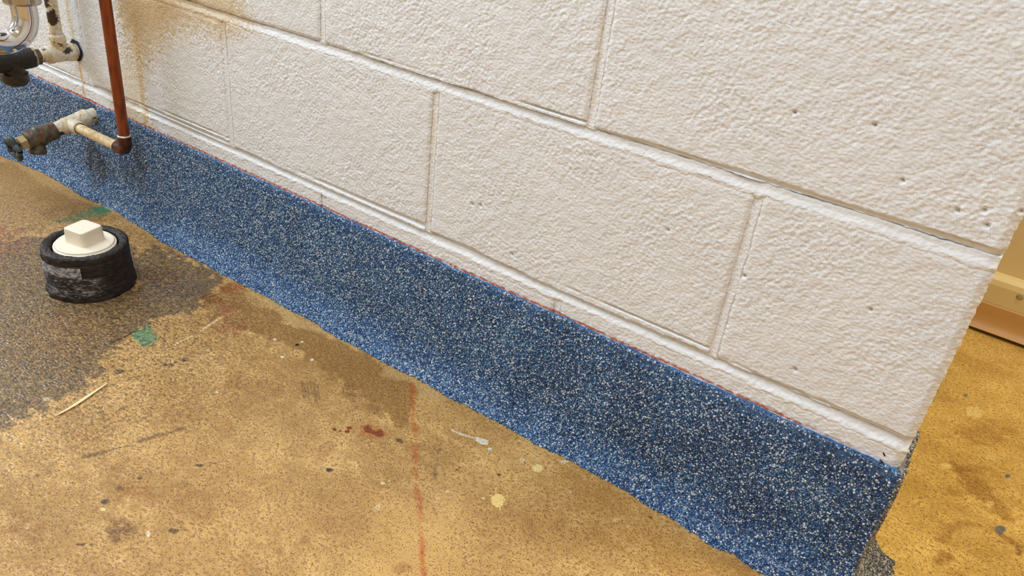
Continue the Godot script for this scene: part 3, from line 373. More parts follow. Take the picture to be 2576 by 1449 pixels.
# a round bar along a path, ring radii given; tint gives each point's linear colour
func tube(path: PackedVector3Array, radii: PackedFloat32Array, seg := 28, tint := [], lump := 0.0) -> ArrayMesh:
	var nr := path.size()
	var P := PackedVector3Array()
	var C := PackedColorArray()
	var side := Vector3.ZERO
	for j in nr:
		var t: Vector3 = (path[mini(j + 1, nr - 1)] - path[maxi(j - 1, 0)])
		if t.length() < 1e-7: t = path[mini(j + 2, nr - 1)] - path[maxi(j - 2, 0)]
		t = t.normalized()
		if side == Vector3.ZERO:
			side = t.cross(Vector3.UP if absf(t.y) < 0.9 else Vector3.RIGHT).normalized()
		side = (side - t * side.dot(t)).normalized()
		var up := t.cross(side)
		for i in seg + 1:
			var a := TAU * i / seg
			var d := side * cos(a) + up * sin(a)
			var q: Vector3 = path[j] + d * maxf(radii[j], 0.0002)
			if lump > 0.0 and radii[j] > 0.002:
				q += d * lump * n_mid.get_noise_3dv(q * 160.0 + Vector3(cos(a), sin(a), 0) * 0.01)
			P.append(q)
			if tint.size(): C.append(shade(tint, q))
	var A := grid(seg + 1, nr, P, Vector3.ZERO, PackedVector2Array(), C, true)
	# make it face outwards
	var mid := (nr / 2) * (seg + 1)
	if (P[mid] - path[nr / 2]).dot(A[Mesh.ARRAY_NORMAL][mid]) < 0.0:
		var N: PackedVector3Array = A[Mesh.ARRAY_NORMAL]
		for i in N.size(): N[i] = -N[i]
		A[Mesh.ARRAY_NORMAL] = N
		var I: PackedInt32Array = A[Mesh.ARRAY_INDEX]
		for i in range(0, I.size(), 3):
			var s := I[i + 1]
			I[i + 1] = I[i + 2]
			I[i + 2] = s
		A[Mesh.ARRAY_INDEX] = I
	return surf(A)


# straight bar from a to b whose radius follows pairs (share of the way, radius); steps are kept sharp
func turned(a: Vector3, b: Vector3, prof: Array, seg := 28, tint := [], lump := 0.0) -> ArrayMesh:
	var path := PackedVector3Array()
	var rad := PackedFloat32Array()
	for k in prof.size():
		var q: Vector3 = a.lerp(b, prof[k][0])
		path.append(q)
		rad.append(prof[k][1])
		if k + 1 < prof.size():
			var far: float = (prof[k + 1][0] - prof[k][0]) * a.distance_to(b)
			var steps := maxi(2, int(maxf(far, absf(prof[k + 1][1] - prof[k][1])) / 0.0015))
			for i in range(1, steps):
				path.append(a.lerp(b, lerpf(prof[k][0], prof[k + 1][0], float(i) / steps)))
				rad.append(lerpf(prof[k][1], prof[k + 1][1], float(i) / steps))
	return tube(path, rad, seg, tint, lump)


func hexbar(a: Vector3, b: Vector3, r: float, sides := 6, spin := 0.3) -> ArrayMesh:
	var t := (b - a).normalized()
	var s := t.cross(Vector3.UP if absf(t.y) < 0.9 else Vector3.RIGHT).normalized()
	var u := t.cross(s)
	var st := SurfaceTool.new()
	st.begin(Mesh.PRIMITIVE_TRIANGLES)
	st.set_smooth_group(-1)
	var rings := []
	var L := a.distance_to(b)
	var ch := minf(0.002, L * 0.2)
	for q in [[0.0, 0.0], [0.0, r * 0.88], [ch, r], [L - ch, r], [L, r * 0.88], [L, 0.0]]:
		var ring := []
		for i in sides:
			var an: float = TAU * i / sides + spin
			ring.append(a + t * q[0] + (s * cos(an) + u * sin(an)) * q[1])
		rings.append(ring)
	for k in rings.size() - 1:
		for i in sides:
			var j := (i + 1) % sides
			var q := [rings[k][i], rings[k][j], rings[k + 1][j], rings[k + 1][i]]
			for x in [0, 1, 2, 0, 2, 3]: st.add_vertex(q[x])
	st.generate_normals()
	return st.commit()


func arc_path(c: Vector3, x: Vector3, y: Vector3, r: float, a0: float, a1: float, n: int) -> PackedVector3Array:
	var P := PackedVector3Array()
	for i in n + 1:
		var a := lerpf(a0, a1, float(i) / n)
		P.append(c + (x * cos(a) + y * sin(a)) * r)
	return P


# ---------------------------------------------------------------- textures
func lin(hex: int) -> Color:
	return Color8((hex >> 16) & 255, (hex >> 8) & 255, hex & 255).srgb_to_linear()


# signed distance (negative inside) from a point to a polygon, or to a stroke of half-width w
func sdf(p: Vector2, pts: PackedVector2Array, closed: bool, w: float) -> float:
	var d := 1e9
	var inside := false
	var n := pts.size()
	for i in (n if closed else n - 1):
		var a := pts[i]
		var b := pts[(i + 1) % n]
		var e := b - a
		var v := p - a
		var t := clampf(v.dot(e) / maxf(e.length_squared(), 1e-12), 0.0, 1.0)
		d = minf(d, (v - e * t).length_squared())
		if closed and ((a.y > p.y) != (b.y > p.y)) and p.x < (b.x - a.x) * (p.y - a.y) / (b.y - a.y) + a.x:
			inside = not inside
	d = sqrt(d)
	if closed: return -d if inside else d
	return d - w


# lays marks (stains, paint, chalk, plus a painted sheen and joint shade) over an RGB8 buffer; the buffer spans lo..hi in metres
func lay_marks(buf: PackedByteArray, w: int, h: int, lo: Vector2, hi: Vector2, marks: Array, na: PackedByteArray, nb: PackedByteArray) -> void:
	var px := (hi - lo) / Vector2(w, h)
	for m in marks:
		var pts := PackedVector2Array()
		var flat: Array = m[7]
		var bb := Rect2(flat[0], flat[1], 0, 0)
		for i in range(0, flat.size(), 2):
			pts.append(Vector2(flat[i], flat[i + 1]))
			bb = bb.expand(pts[-1])
		var soft: float = m[2]
		var rag: float = m[3]
		bb = bb.grow(m[5] + soft + rag)
		var x0 := clampi(int((bb.position.x - lo.x) / px.x), 0, w - 1)
		var x1 := clampi(int((bb.end.x - lo.x) / px.x) + 1, 0, w - 1)
		var y0 := clampi(int((bb.position.y - lo.y) / px.y), 0, h - 1)
		var y1 := clampi(int((bb.end.y - lo.y) / px.y) + 1, 0, h - 1)
		if x1 <= x0 or y1 <= y0: continue
		var closed: bool = m[0] == 0
		var step := 1 if (x1 - x0) * (y1 - y0) < 9000 or soft < 0.0015 else 8
		var cw := (x1 - x0) / step + 2
		var chh := (y1 - y0) / step + 2
		var sd := PackedFloat32Array()
		sd.resize(cw * chh)
		for j in chh:
			for i in cw:
				sd[j * cw + i] = sdf(Vector2(lo.x + (x0 + i * step + 0.5) * px.x, lo.y + (y0 + j * step + 0.5) * px.y), pts, closed, m[5])
		var r: int = m[6][0]
		var g: int = m[6][1]
		var b: int = m[6][2]
		var alpha: float = m[1]
		var brk: float = m[4]
		var fs := 1.0 / step
		for y in range(y0, y1):
			var fy := (y - y0) * fs
			var jy := int(fy)
			fy -= jy
			for x in range(x0, x1):
				var fx := (x - x0) * fs
				var jx := int(fx)
				fx -= jx
				var k := jy * cw + jx
				var s := lerpf(lerpf(sd[k], sd[k + 1], fx), lerpf(sd[k + cw], sd[k + cw + 1], fx), fy)
				var at := y * w + x
				s += (na[at] - 128) * 0.0078 * rag
				if s > soft: continue
				var t := clampf((soft - s) / (2.0 * soft), 0.0, 1.0)
				t *= t * (3.0 - 2.0 * t)
				t *= alpha * (1.0 - brk * clampf((nb[at] - 105) * 0.016, 0.0, 1.0))
				if t < 0.004: continue
				at *= 3
				buf[at] = int(lerpf(buf[at], r, t))
				buf[at + 1] = int(lerpf(buf[at + 1], g, t))
				buf[at + 2] = int(lerpf(buf[at + 2], b, t))
	M["buf"] = buf


func noise_bytes(w: int, h: int, sd: int, freq: float, oct := 3, type := FastNoiseLite.TYPE_SIMPLEX_SMOOTH) -> PackedByteArray:
	var n := FastNoiseLite.new()
	n.seed = sd
	n.noise_type = type
	n.frequency = freq
	n.fractal_type = FastNoiseLite.FRACTAL_FBM if oct > 1 else FastNoiseLite.FRACTAL_NONE
	n.fractal_octaves = oct
	var im := n.get_image(w, h, false, false, true)
	im.convert(Image.FORMAT_L8)
	return im.get_data()


const F_LO := Vector2(-1.75, -0.85)
const F_HI := Vector2(0.35, 0.64)
const W_LO := Vector2(-1.85, 0.0)
const W_HI := Vector2(0.02, 0.66)


func floor_material() -> StandardMaterial3D:
	var w := 2048
	var h := 2048
	var big := noise_bytes(w, h, 3, 0.006, 4)
	var mid := noise_bytes(w, h, 5, 0.03, 3)
	var fine := noise_bytes(w, h, 8, 0.16, 2)
	var cells := grains(w, h, 0.30)
	var grit: PackedByteArray = cells[0]
	var buf := PackedByteArray()
	buf.resize(w * h * 3)
	var zline := int((0.0 - F_LO.y) / (F_HI.y - F_LO.y) * h)
	var xline := int((-0.08 - F_LO.x) / (F_HI.x - F_LO.x) * w)
	for y in h:
		var from := xline if y < zline else 0
		for x in range(from, w):
			var k := y * w + x
			var b := (big[k] - 128) * 0.0078
			var m := (mid[k] - 128) * 0.0078
			var f := (fine[k] - 128) * 0.0078
			var r := 193.0
			var g := 152.0
			var bl := 95.0
			if y < zline:
				r = 214.0; g = 174.0; bl = 94.0
			var d := b * 24.0 + m * 16.0
			r += d + f * 7.0
			g += d * 0.98 + f * 7.0
			bl += d * 0.8 + f * 6.0
			# rusty bleed and dirt caught in the pores
			if f < -0.36 + 0.3 * m:
				var t := clampf((-0.36 + 0.3 * m - f) * 2.2, 0.0, 0.5)
				r = lerpf(r, 126, t); g = lerpf(g, 84, t); bl = lerpf(bl, 42, t)
			elif f > 0.5:
				var t := clampf((f - 0.5) * 1.6, 0.0, 0.5)
				r = lerpf(r, 214, t); g = lerpf(g, 186, t); bl = lerpf(bl, 144, t)
			k *= 3
			buf[k] = clampi(int(r), 0, 255)
			buf[k + 1] = clampi(int(g), 0, 255)
			buf[k + 2] = clampi(int(bl), 0, 255)
	M["buf"] = buf
	buf = PackedByteArray()
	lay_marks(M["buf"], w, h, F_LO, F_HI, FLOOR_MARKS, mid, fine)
	sand(M["buf"], w, h, zline, cells[1], fine)
	var im := Image.create_from_data(w, h, false, Image.FORMAT_RGB8, M["buf"])
	M.erase("buf")
	# relief: a coarse gritty skin round the cleanout, a finer tooth elsewhere
	var hb := PackedByteArray()
	hb.resize(w * h)
	var gc := (Vector2(-1.12, 0.36) - F_LO) / (F_HI - F_LO) * Vector2(w, h)
	for y in range(zline - 400, h):
		for x in w:
			var k := y * w + x
			var dx := (x - gc.x) / 560.0
			var dy := (y - gc.y) / 520.0
			var amp := 0.14 + 0.86 * clampf(1.05 - sqrt(dx * dx + dy * dy) + (mid[k] - 128) * 0.003, 0.0, 1.0)
			hb[k] = clampi(int(128 + (grit[k] - 128) * amp * 1.1 + (mid[k] - 128) * 0.12), 0, 255)
	var hm := Image.create_from_data(w, h, false, Image.FORMAT_L8, hb)
	var m := StandardMaterial3D.new()
	m.resource_name = "worn_floor"
	m.albedo_texture = ImageTexture.create_from_image(im)
	m.roughness = 0.24
	m.metallic_specular = 0.5
	m.heightmap_enabled = true
	m.heightmap_texture = ImageTexture.create_from_image(hm)
	m.heightmap_scale = 0.13
	# fine speckle of the paint film
	m.detail_enabled = true
	m.detail_blend_mode = BaseMaterial3D.BLEND_MODE_MUL
	m.detail_uv_layer = BaseMaterial3D.DETAIL_UV_2
	m.detail_albedo = speckle(1024, 91)
	return m


# close-packed grains: [height, one random tone for each grain]
func grains(w: int, h: int, freq: float) -> Array:
	var n := FastNoiseLite.new()
	n.seed = 44
	n.noise_type = FastNoiseLite.TYPE_CELLULAR
	n.fractal_type = FastNoiseLite.FRACTAL_NONE
	n.frequency = freq
	n.cellular_jitter = 1.0
	n.cellular_return_type = FastNoiseLite.RETURN_DISTANCE
	var a := n.get_image(w, h, true, false, true)
	a.convert(Image.FORMAT_L8)
	n.cellular_return_type = FastNoiseLite.RETURN_CELL_VALUE
	var b := n.get_image(w, h, false, false, true)
	b.convert(Image.FORMAT_L8)
	return [a.get_data(), b.get_data()]


# the gritty skin round the cleanout: each grain of sand has its own tone
func sand(buf: PackedByteArray, w: int, h: int, zline: int, tone: PackedByteArray, fine: PackedByteArray) -> void:
	var gc := (Vector2(-1.14, 0.30) - F_LO) / (F_HI - F_LO) * Vector2(w, h)
	for y in range(zline, h):
		for x in range(0, mini(int(gc.x) + 700, w)):
			var dx := (x - gc.x) / 480.0
			var dy := (y - gc.y) / 460.0
			var k := y * w + x
			var amp := clampf((1.05 - sqrt(dx * dx + dy * dy)) * 1.5 + (fine[k] - 128) * 0.003, 0.06, 0.7)
			var g := tone[k]
			k *= 3
			var t := 0.0
			var r := 0
			var gg := 0
			var bb := 0
			if g > 205:
				t = 0.5; r = 222; gg = 190; bb = 130
			elif g > 165:
				t = 0.4; r = 196; gg = 140; bb = 60
			elif g > 130:
				t = 0.45; r = 116; gg = 98; bb = 96
			elif g < 40:
				t = 0.6; r = 52; gg = 38; bb = 30
			elif g < 75:
				t = 0.4; r = 110; gg = 74; bb = 40
			if t == 0.0: continue
			t *= amp
			buf[k] = int(lerpf(buf[k], r, t))
			buf[k + 1] = int(lerpf(buf[k + 1], gg, t))
			buf[k + 2] = int(lerpf(buf[k + 2], bb, t))
	M["buf"] = buf


func speckle(s: int, sd: int) -> ImageTexture:
	var n := FastNoiseLite.new()
	n.seed = sd
	n.noise_type = FastNoiseLite.TYPE_SIMPLEX_SMOOTH
	n.frequency = 0.11
	n.fractal_octaves = 2
	n.fractal_type = FastNoiseLite.FRACTAL_FBM
	var a := n.get_seamless_image(s, s, false, false, 0.1, true)
	a.convert(Image.FORMAT_L8)
	n.seed = sd + 1
	n.frequency = 0.035
	var b := n.get_seamless_image(s, s, false, false, 0.1, true)
	b.convert(Image.FORMAT_L8)
	var da := a.get_data()
	var db := b.get_data()
	var o := PackedByteArray()
	o.resize(s * s * 3)
	for k in s * s:
		var f := (da[k] - 128) * 0.0078
		var g := (db[k] - 128) * 0.0078
		var v := 246.0 + f * 22.0 + g * 8.0
		var t := clampf((-f - 0.27 - 0.35 * g) * 2.2, 0.0, 0.6)
		o[k * 3] = clampi(int(lerpf(v, 150, t)), 0, 255)
		o[k * 3 + 1] = clampi(int(lerpf(v - 3.0 * g, 116, t)), 0, 255)
		o[k * 3 + 2] = clampi(int(lerpf(v - 26.0 * g - 6.0, 80, t)), 0, 255)
	return ImageTexture.create_from_image(Image.create_from_data(s, s, false, Image.FORMAT_RGB8, o))


func wall_paint() -> StandardMaterial3D:
	var w := 2048
	var h := 1024
	var big := noise_bytes(w, h, 14, 0.008, 3)
	var mid := noise_bytes(w, h, 15, 0.09, 3)
	var fine := noise_bytes(w, h, 16, 0.25, 2)
	var buf := PackedByteArray()
	buf.resize(w * h * 3)
	for k in w * h:
		var d := (big[k] - 128) * 0.025 + (mid[k] - 128) * 0.02
		buf[k * 3] = int(224 + d)
		buf[k * 3 + 1] = int(223 + d)
		buf[k * 3 + 2] = int(221 + d * 1.1)
	M["buf"] = buf
	buf = PackedByteArray()
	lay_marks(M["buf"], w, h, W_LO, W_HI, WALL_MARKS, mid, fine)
	var im := Image.create_from_data(w, h, false, Image.FORMAT_RGB8, M["buf"])
	M.erase("buf")
	var m := StandardMaterial3D.new()
	m.resource_name = "white_wall_paint"
	m.albedo_texture = ImageTexture.create_from_image(im)
	m.texture_repeat = false
	m.roughness = 0.5
	var tooth := noise_bytes(w, h, 18, 0.17, 2)
	m.heightmap_enabled = true
	m.heightmap_texture = ImageTexture.create_from_image(Image.create_from_data(w, h, false, Image.FORMAT_L8, tooth))
	m.heightmap_scale = 0.07
	return m


func plain(hex: int, rough: float, metal := 0.0) -> StandardMaterial3D:
	var m := StandardMaterial3D.new()
	m.albedo_color = Color8((hex >> 16) & 255, (hex >> 8) & 255, hex & 255)
	m.roughness = rough
	m.metallic = metal
	return m


func tinted(rough: float, metal := 0.0) -> StandardMaterial3D:
	var m := StandardMaterial3D.new()
	m.vertex_color_use_as_albedo = true
	m.roughness = rough
	m.metallic = metal
	return m


func materials() -> void:
	M.floor = floor_material()
	M.wall = wall_paint()
	M.floor_far = plain(0xc0985f, 0.4)
	var fn := FastNoiseLite.new()
	fn.seed = 71
	fn.frequency = 0.03
	fn.fractal_octaves = 4
	var ramp := Gradient.new()
	ramp.colors = PackedColorArray([Color8(120, 88, 52), Color8(186, 146, 90), Color8(204, 164, 106)])
	ramp.offsets = PackedFloat32Array([0.0, 0.45, 1.0])
	var ft := NoiseTexture2D.new()
	ft.width = 512
	ft.height = 512
	ft.seamless = true
	ft.noise = fn
	ft.color_ramp = ramp
	M.floor_far.albedo_color = Color.WHITE
	M.floor_far.albedo_texture = ft
	M.floor_far.uv1_triplanar = true
	M.floor_far.uv1_world_triplanar = true
	M.floor_far.uv1_scale = Vector3(1.6, 1.6, 1.6)
	M.plain_wall = plain(0xd9d0c2, 0.7)
	M.ceiling = plain(0xe8e4dc, 0.8)
	M.granule = tinted(0.2)
	M.binder = tinted(0.25)
	M.painted = tinted(0.45)
	M.rubber = tinted(0.6)
	M.copper = tinted(0.45, 0.5)
	M.plug = plain(0xe9dcc4, 0.4)
	M.chrome = plain(0xd6d6d8, 0.06, 1.0)
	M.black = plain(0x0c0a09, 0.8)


# ---------------------------------------------------------------- the room
const X0 := -3.2
const X1 := 2.2
const Z0 := -0.80
const Z1 := 3.2
const TOP := 2.6


func room_shell() -> void:
	# floor: the stretch in view carries the wear, the rest is plain
	var fl := ArrayMesh.new()
	var st := SurfaceTool.new()
	st.begin(Mesh.PRIMITIVE_TRIANGLES)
	var a := F_LO
	var b := F_HI
	flat_up(st, a.x, a.y, b.x, b.y, true)
	st.set_material(M.floor)
	st.commit(fl)
	st = SurfaceTool.new()
	st.begin(Mesh.PRIMITIVE_TRIANGLES)
	flat_up(st, X0 - 0.1, Z0 - 0.1, X1 + 0.1, a.y, false)
	flat_up(st, X0 - 0.1, b.y, X1 + 0.1, Z1 + 0.1, false)
	flat_up(st, X0 - 0.1, a.y, a.x, b.y, false)
	flat_up(st, b.x, a.y, X1 + 0.1, b.y, false)
	bx(st, Vector3((X0 + X1) * 0.5, -0.055, (Z0 + Z1) * 0.5), Vector3(X1 - X0 + 0.2, 0.1, Z1 - Z0 + 0.2))
	st.generate_normals()
	st.set_material(M.floor_far)
	st.commit(fl)
	tag(put("floor", fl, null), "worn ochre painted concrete floor with stains and paint drips", "floor", "", "structure")
	var cx := (X0 + X1) * 0.5
	var cz := (Z0 + Z1) * 0.5
	tag(put("ceiling", box_mesh(Vector3(cx, TOP + 0.05, cz), Vector3(X1 - X0 + 0.2, 0.1, Z1 - Z0 + 0.2)), M.ceiling), "plain white ceiling above the room", "ceiling", "", "structure")
	var wl := SurfaceTool.new()
	wl.begin(Mesh.PRIMITIVE_TRIANGLES)
	var ym := (WIN_Y0 + WIN_Y1) * 0.5
	bx(wl, Vector3(X0 - 0.05, WIN_Y0 * 0.5, cz), Vector3(0.1, WIN_Y0, Z1 - Z0 + 0.2))
	bx(wl, Vector3(X0 - 0.05, (WIN_Y1 + TOP) * 0.5, cz), Vector3(0.1, TOP - WIN_Y1, Z1 - Z0 + 0.2))
	bx(wl, Vector3(X0 - 0.05, ym, (Z0 - 0.1 + WIN_Z0) * 0.5), Vector3(0.1, WIN_Y1 - WIN_Y0, WIN_Z0 - Z0 + 0.1))
	bx(wl, Vector3(X0 - 0.05, ym, (Z1 + 0.1 + WIN_Z1) * 0.5), Vector3(0.1, WIN_Y1 - WIN_Y0, Z1 + 0.1 - WIN_Z1))
	wl.generate_normals()
	tag(put("wall_left", wl.commit(), M.plain_wall), "plain cream wall at the end beyond the pipes", "wall", "", "structure")
	tag(put("wall_right", box_mesh(Vector3(X1 + 0.05, TOP * 0.5, cz), Vector3(0.1, TOP, Z1 - Z0 + 0.2)), M.plain_wall), "plain cream wall at the end of the passage", "wall", "", "structure")
	tag(put("wall_front", box_mesh(Vector3(cx, TOP * 0.5, Z1 + 0.05), Vector3(X1 - X0, TOP, 0.1)), M.plain_wall), "plain cream wall facing the block wall", "wall", "", "structure")


const WIN_Y0 := 0.95
const WIN_Y1 := 1.85
const WIN_Z0 := 0.55
const WIN_Z1 := 1.65


func daylight_window() -> void:
	var mid := Vector3(X0, (WIN_Y0 + WIN_Y1) * 0.5, (WIN_Z0 + WIN_Z1) * 0.5)
	var t := thing("window_1", "frosted daylit window in the cream wall beyond the pipes", "window", mid, "structure")
	var hy := (WIN_Y1 - WIN_Y0) * 0.5
	var hz := (WIN_Z1 - WIN_Z0) * 0.5
	var st := SurfaceTool.new()
	st.begin(Mesh.PRIMITIVE_TRIANGLES)
	for s in [-1.0, 1.0]:
		bx(st, Vector3(-0.03, s * (hy - 0.02), 0), Vector3(0.06, 0.04, hz * 2.0))
		bx(st, Vector3(-0.03, 0, s * (hz - 0.02)), Vector3(0.06, hy * 2.0 - 0.08, 0.04))
	st.generate_normals()
	put("window_frame", st.commit(), plain(0xe6e2d8, 0.5), t)
	var pm := StandardMaterial3D.new()
	pm.albedo_color = Color(0.9, 0.93, 0.96)
	pm.roughness = 0.5
	pm.emission_enabled = true
	pm.emission = Color(0.86, 0.93, 1.0)
	pm.emission_energy_multiplier = 6.0
	put("window_pane", box_mesh(Vector3(-0.05, 0, 0), Vector3(0.006, hy * 2.0 - 0.08, hz * 2.0 - 0.08)), pm, t)
	var l := AreaLight3D.new()
	l.name = "window_daylight"
	l.area_size = Vector2(hz * 2.0 - 0.08, hy * 2.0 - 0.08)
	l.light_color = Color(0.86, 0.93, 1.0)
	l.light_energy = 4.0
	l.area_range = 9.0
	l.area_attenuation = 2.0
	l.shadow_enabled = true
	l.position.x = 0.01
	l.rotation.y = -PI / 2
	t.add_child(l)


func flat_up(st: SurfaceTool, x0: float, z0: float, x1: float, z1: float, textured: bool) -> void:
	for q in [Vector2(x0, z0), Vector2(x1, z0), Vector2(x1, z1), Vector2(x0, z0), Vector2(x1, z1), Vector2(x0, z1)]:
		st.set_normal(Vector3.UP)
		if textured:
			st.set_uv((q - F_LO) / (F_HI - F_LO))
			st.set_uv2(q / 0.27)
		st.add_vertex(Vector3(q.x, 0, q.y))


# how far the rough block face stands out at a point
func rough_face(x: float, y: float, calm: float) -> float:
	var patch := 0.75 + 0.45 * n_big.get_noise_2d(x * 9.0 + 3.0, y * 9.0)
	var a := n_fine.get_noise_2d(x * 175.0, y * 205.0)
	var b := n_mid.get_noise_2d(x * 370.0 + 40.0, y * 400.0)
	var c := n_big.get_noise_2d(x * 55.0, y * 60.0 + 9.0)
	return (a * 0.00062 + b * 0.00042) * patch * calm + c * 0.0004


func block(parent: Node, x0: float, x1: float, y0: float, y1: float, step: float, dense_from: float) -> void:
	var xs := PackedFloat32Array()
	var ys := PackedFloat32Array()
	var nx := maxi(4, int((x1 - x0) / step))
	for i in nx + 1: xs.append(lerpf(x0, x1, float(i) / nx))
	if dense_from > y0:
		ys.append(y0)
		ys.append(lerpf(y0, dense_from, 0.5))
	var ya := maxf(y0, dense_from)
	var ny := maxi(4, int((y1 - ya) / step))
	for j in ny + 1: ys.append(lerpf(ya, y1, float(j) / ny))
	var nu := xs.size()
	var nv := ys.size()
	var P := PackedVector3Array()
	var U := PackedVector2Array()
	P.resize(nu * nv)
	U.resize(nu * nv)
	var endblock := x1 > -0.001
	var ymid := (y0 + y1) * 0.5
	var size := W_HI - W_LO
	for j in nv:
		var y := ys[j]
		var ey := minf(y - y0, y1 - y)
		for i in nu:
			var x := xs[i]
			var ex := minf(x - x0, (x1 - x) if not endblock else 1.0)
			var jit := n_mid.get_noise_2d(x * 130.0, y * 130.0)
			ey += 0.0005 * jit
			ex += 0.0012 * jit
			var calm := clampf(0.5 + minf(ex, ey) / 0.03, 0.5, 1.0)
			var z := rough_face(x, y, calm)
			if ey < 0.0045:
				# sharp drop at the foot of a block, hardly any at its top, which the mortar laps over
				var t := clampf(1.0 - ey / 0.0045, 0.0, 1.0)
				z -= t * t * (0.0040 if y < ymid else 0.0006)
			if ex < 0.005:
				var t := clampf(1.0 - ex / 0.005, 0.0, 1.0)
				z -= t * t * 0.0016
			var xo := x
			if endblock and x > -0.009:
				# worn round arris at the wall end
				var t := (x + 0.009) / 0.009
				z -= t * t * 0.006
				xo = x + t * (0.0007 * n_fine.get_noise_2d(y * 110.0, 5.0) + 0.0005 * n_mid.get_noise_2d(y * 330.0, 2.0) - 0.0006)
			P[j * nu + i] = Vector3(xo, y, z)
			U[j * nu + i] = Vector2((x - W_LO.x) / size.x, (y - W_LO.y) / size.y)
	for k in range(0, PITS.size(), 2):
		if PITS[k] < x0 or PITS[k] > x1 or PITS[k + 1] < y0 or PITS[k + 1] > y1: continue
		var ic := int((PITS[k] - x0) / (x1 - x0) * nx)
		for j in nv:
			if absf(ys[j] - PITS[k + 1]) > 0.006: continue
			for i in range(maxi(ic - 6, 0), mini(ic + 7, nu)):
				var d := Vector2((xs[i] - PITS[k]) * 0.8, ys[j] - PITS[k + 1]).length()
				P[j * nu + i].z -= 0.006 * exp(-d * d / 0.0000022)
	var m := surf(grid(nu, nv, P, Vector3.BACK, U))
	# the block's body behind its face
	var st := SurfaceTool.new()
	st.begin(Mesh.PRIMITIVE_TRIANGLES)
	var zb := -0.0075
	st.set_uv(Vector2(0.9, 0.5))
	bx(st, Vector3((x0 + x1) * 0.5 - (0.001 if endblock else 0.0), (y0 + y1) * 0.5, (zb - WALL_T) * 0.5), Vector3(x1 - x0 - (0.003 if endblock else 0.0005), y1 - y0 - 0.0005, WALL_T + zb))
	st.generate_normals()
	st.commit(m)
	put("block", m, M.wall, parent)


func bed_joint(parent: Node, y: float, xa: float, xb: float, seed_: float, deep: float, lip: float) -> void:
	# raked at the top, sloped out over the lower block
	var prof := [[0.0075, -0.008], [0.006, -0.0062], [0.004, -0.0055], [0.0018, -0.0050], [0.0002, -0.0042], [-0.0016, -0.0028], [-0.0032, -0.0014], [-0.0046, -0.0003], [-0.0058, 0.0003], [-0.0070, 0.0002], [-0.0085, -0.0004], [-0.0100, -0.0015], [-0.0110, -0.006]]
	var nx := int((xb - xa) / 0.002)
	var P := PackedVector3Array()
	var U := PackedVector2Array()
	var size := W_HI - W_LO
	for j in prof.size():
		for i in nx + 1:
			var x := lerpf(xa, xb, float(i) / nx)
			var wob := 0.0009 * n_big.get_noise_2d(x * 22.0 + seed_, y * 10.0) + 0.0006 * n_mid.get_noise_2d(x * 90.0, seed_)
			var low := clampf((-prof[j][0] - 0.002) / 0.006, 0.0, 1.0)
			var yy: float = y + prof[j][0] + wob - low * 0.0022 * (n_fine.get_noise_2d(x * 60.0, seed_ + 3.0) + 0.5 * n_mid.get_noise_2d(x * 170.0, seed_ + 3.0))
			var zz: float = (prof[j][1] * deep if j > 0 and j < prof.size() - 1 else prof[j][1]) + 0.0004 * n_mid.get_noise_2d(x * 120.0, yy * 200.0) + low * 0.0006 * n_fine.get_noise_2d(x * 25.0, seed_)
			zz -= low * (1.0 - lip) * 0.0006
			if x > -0.012:
				var t := (x + 0.012) / 0.012
				zz -= t * t * 0.004
			P.append(Vector3(x, yy, zz))
			U.append((Vector2(x, yy) - W_LO) / size)
	var m := surf(grid(nx + 1, prof.size(), P, Vector3.BACK, U))
	var st := SurfaceTool.new()
	st.begin(Mesh.PRIMITIVE_TRIANGLES)
	st.set_uv(Vector2(0.9, 0.5))
	bx(st, Vector3((xa + xb) * 0.5 - 0.001, y - 0.0005, (-0.0085 - WALL_T) * 0.5), Vector3(xb - xa - 0.003, 0.0095, WALL_T - 0.0085))
	st.generate_normals()
	st.commit(m)
	put("mortar_joint", m, M.wall, parent)


func head_joint(parent: Node, x: float, y0: float, y1: float, depth: float) -> void:
	var prof := [[-0.0085, -0.006], [-0.0060, -0.0016], [-0.0048, -0.0021], [-0.0025, -0.0022], [-0.0005, -0.0020], [0.0015, -0.0017], [0.0035, -0.0013], [0.0055, -0.0010], [0.0085, -0.006]]
	var ny := int((y1 - y0) / 0.002)
	var P := PackedVector3Array()
	var U := PackedVector2Array()
	var size := W_HI - W_LO
	for j in prof.size():
		for i in ny + 1:
			var y := lerpf(y0, y1, float(i) / ny)
			var wob := 0.001 * n_big.get_noise_2d(y * 25.0, x * 10.0) + 0.0006 * n_mid.get_noise_2d(y * 140.0, x * 30.0)
			var zz: float = prof[j][1] * depth + 0.0003 * n_mid.get_noise_2d(x * 50.0 + j, y * 160.0)
			if j == 0 or j == prof.size() - 1: zz = -0.006
			P.append(Vector3(x + prof[j][0] + wob, y, zz))
			U.append((Vector2(x + prof[j][0], y) - W_LO) / size)
	put("mortar_joint", surf(grid(ny + 1, prof.size(), P, Vector3.BACK, U)), M.wall, parent)


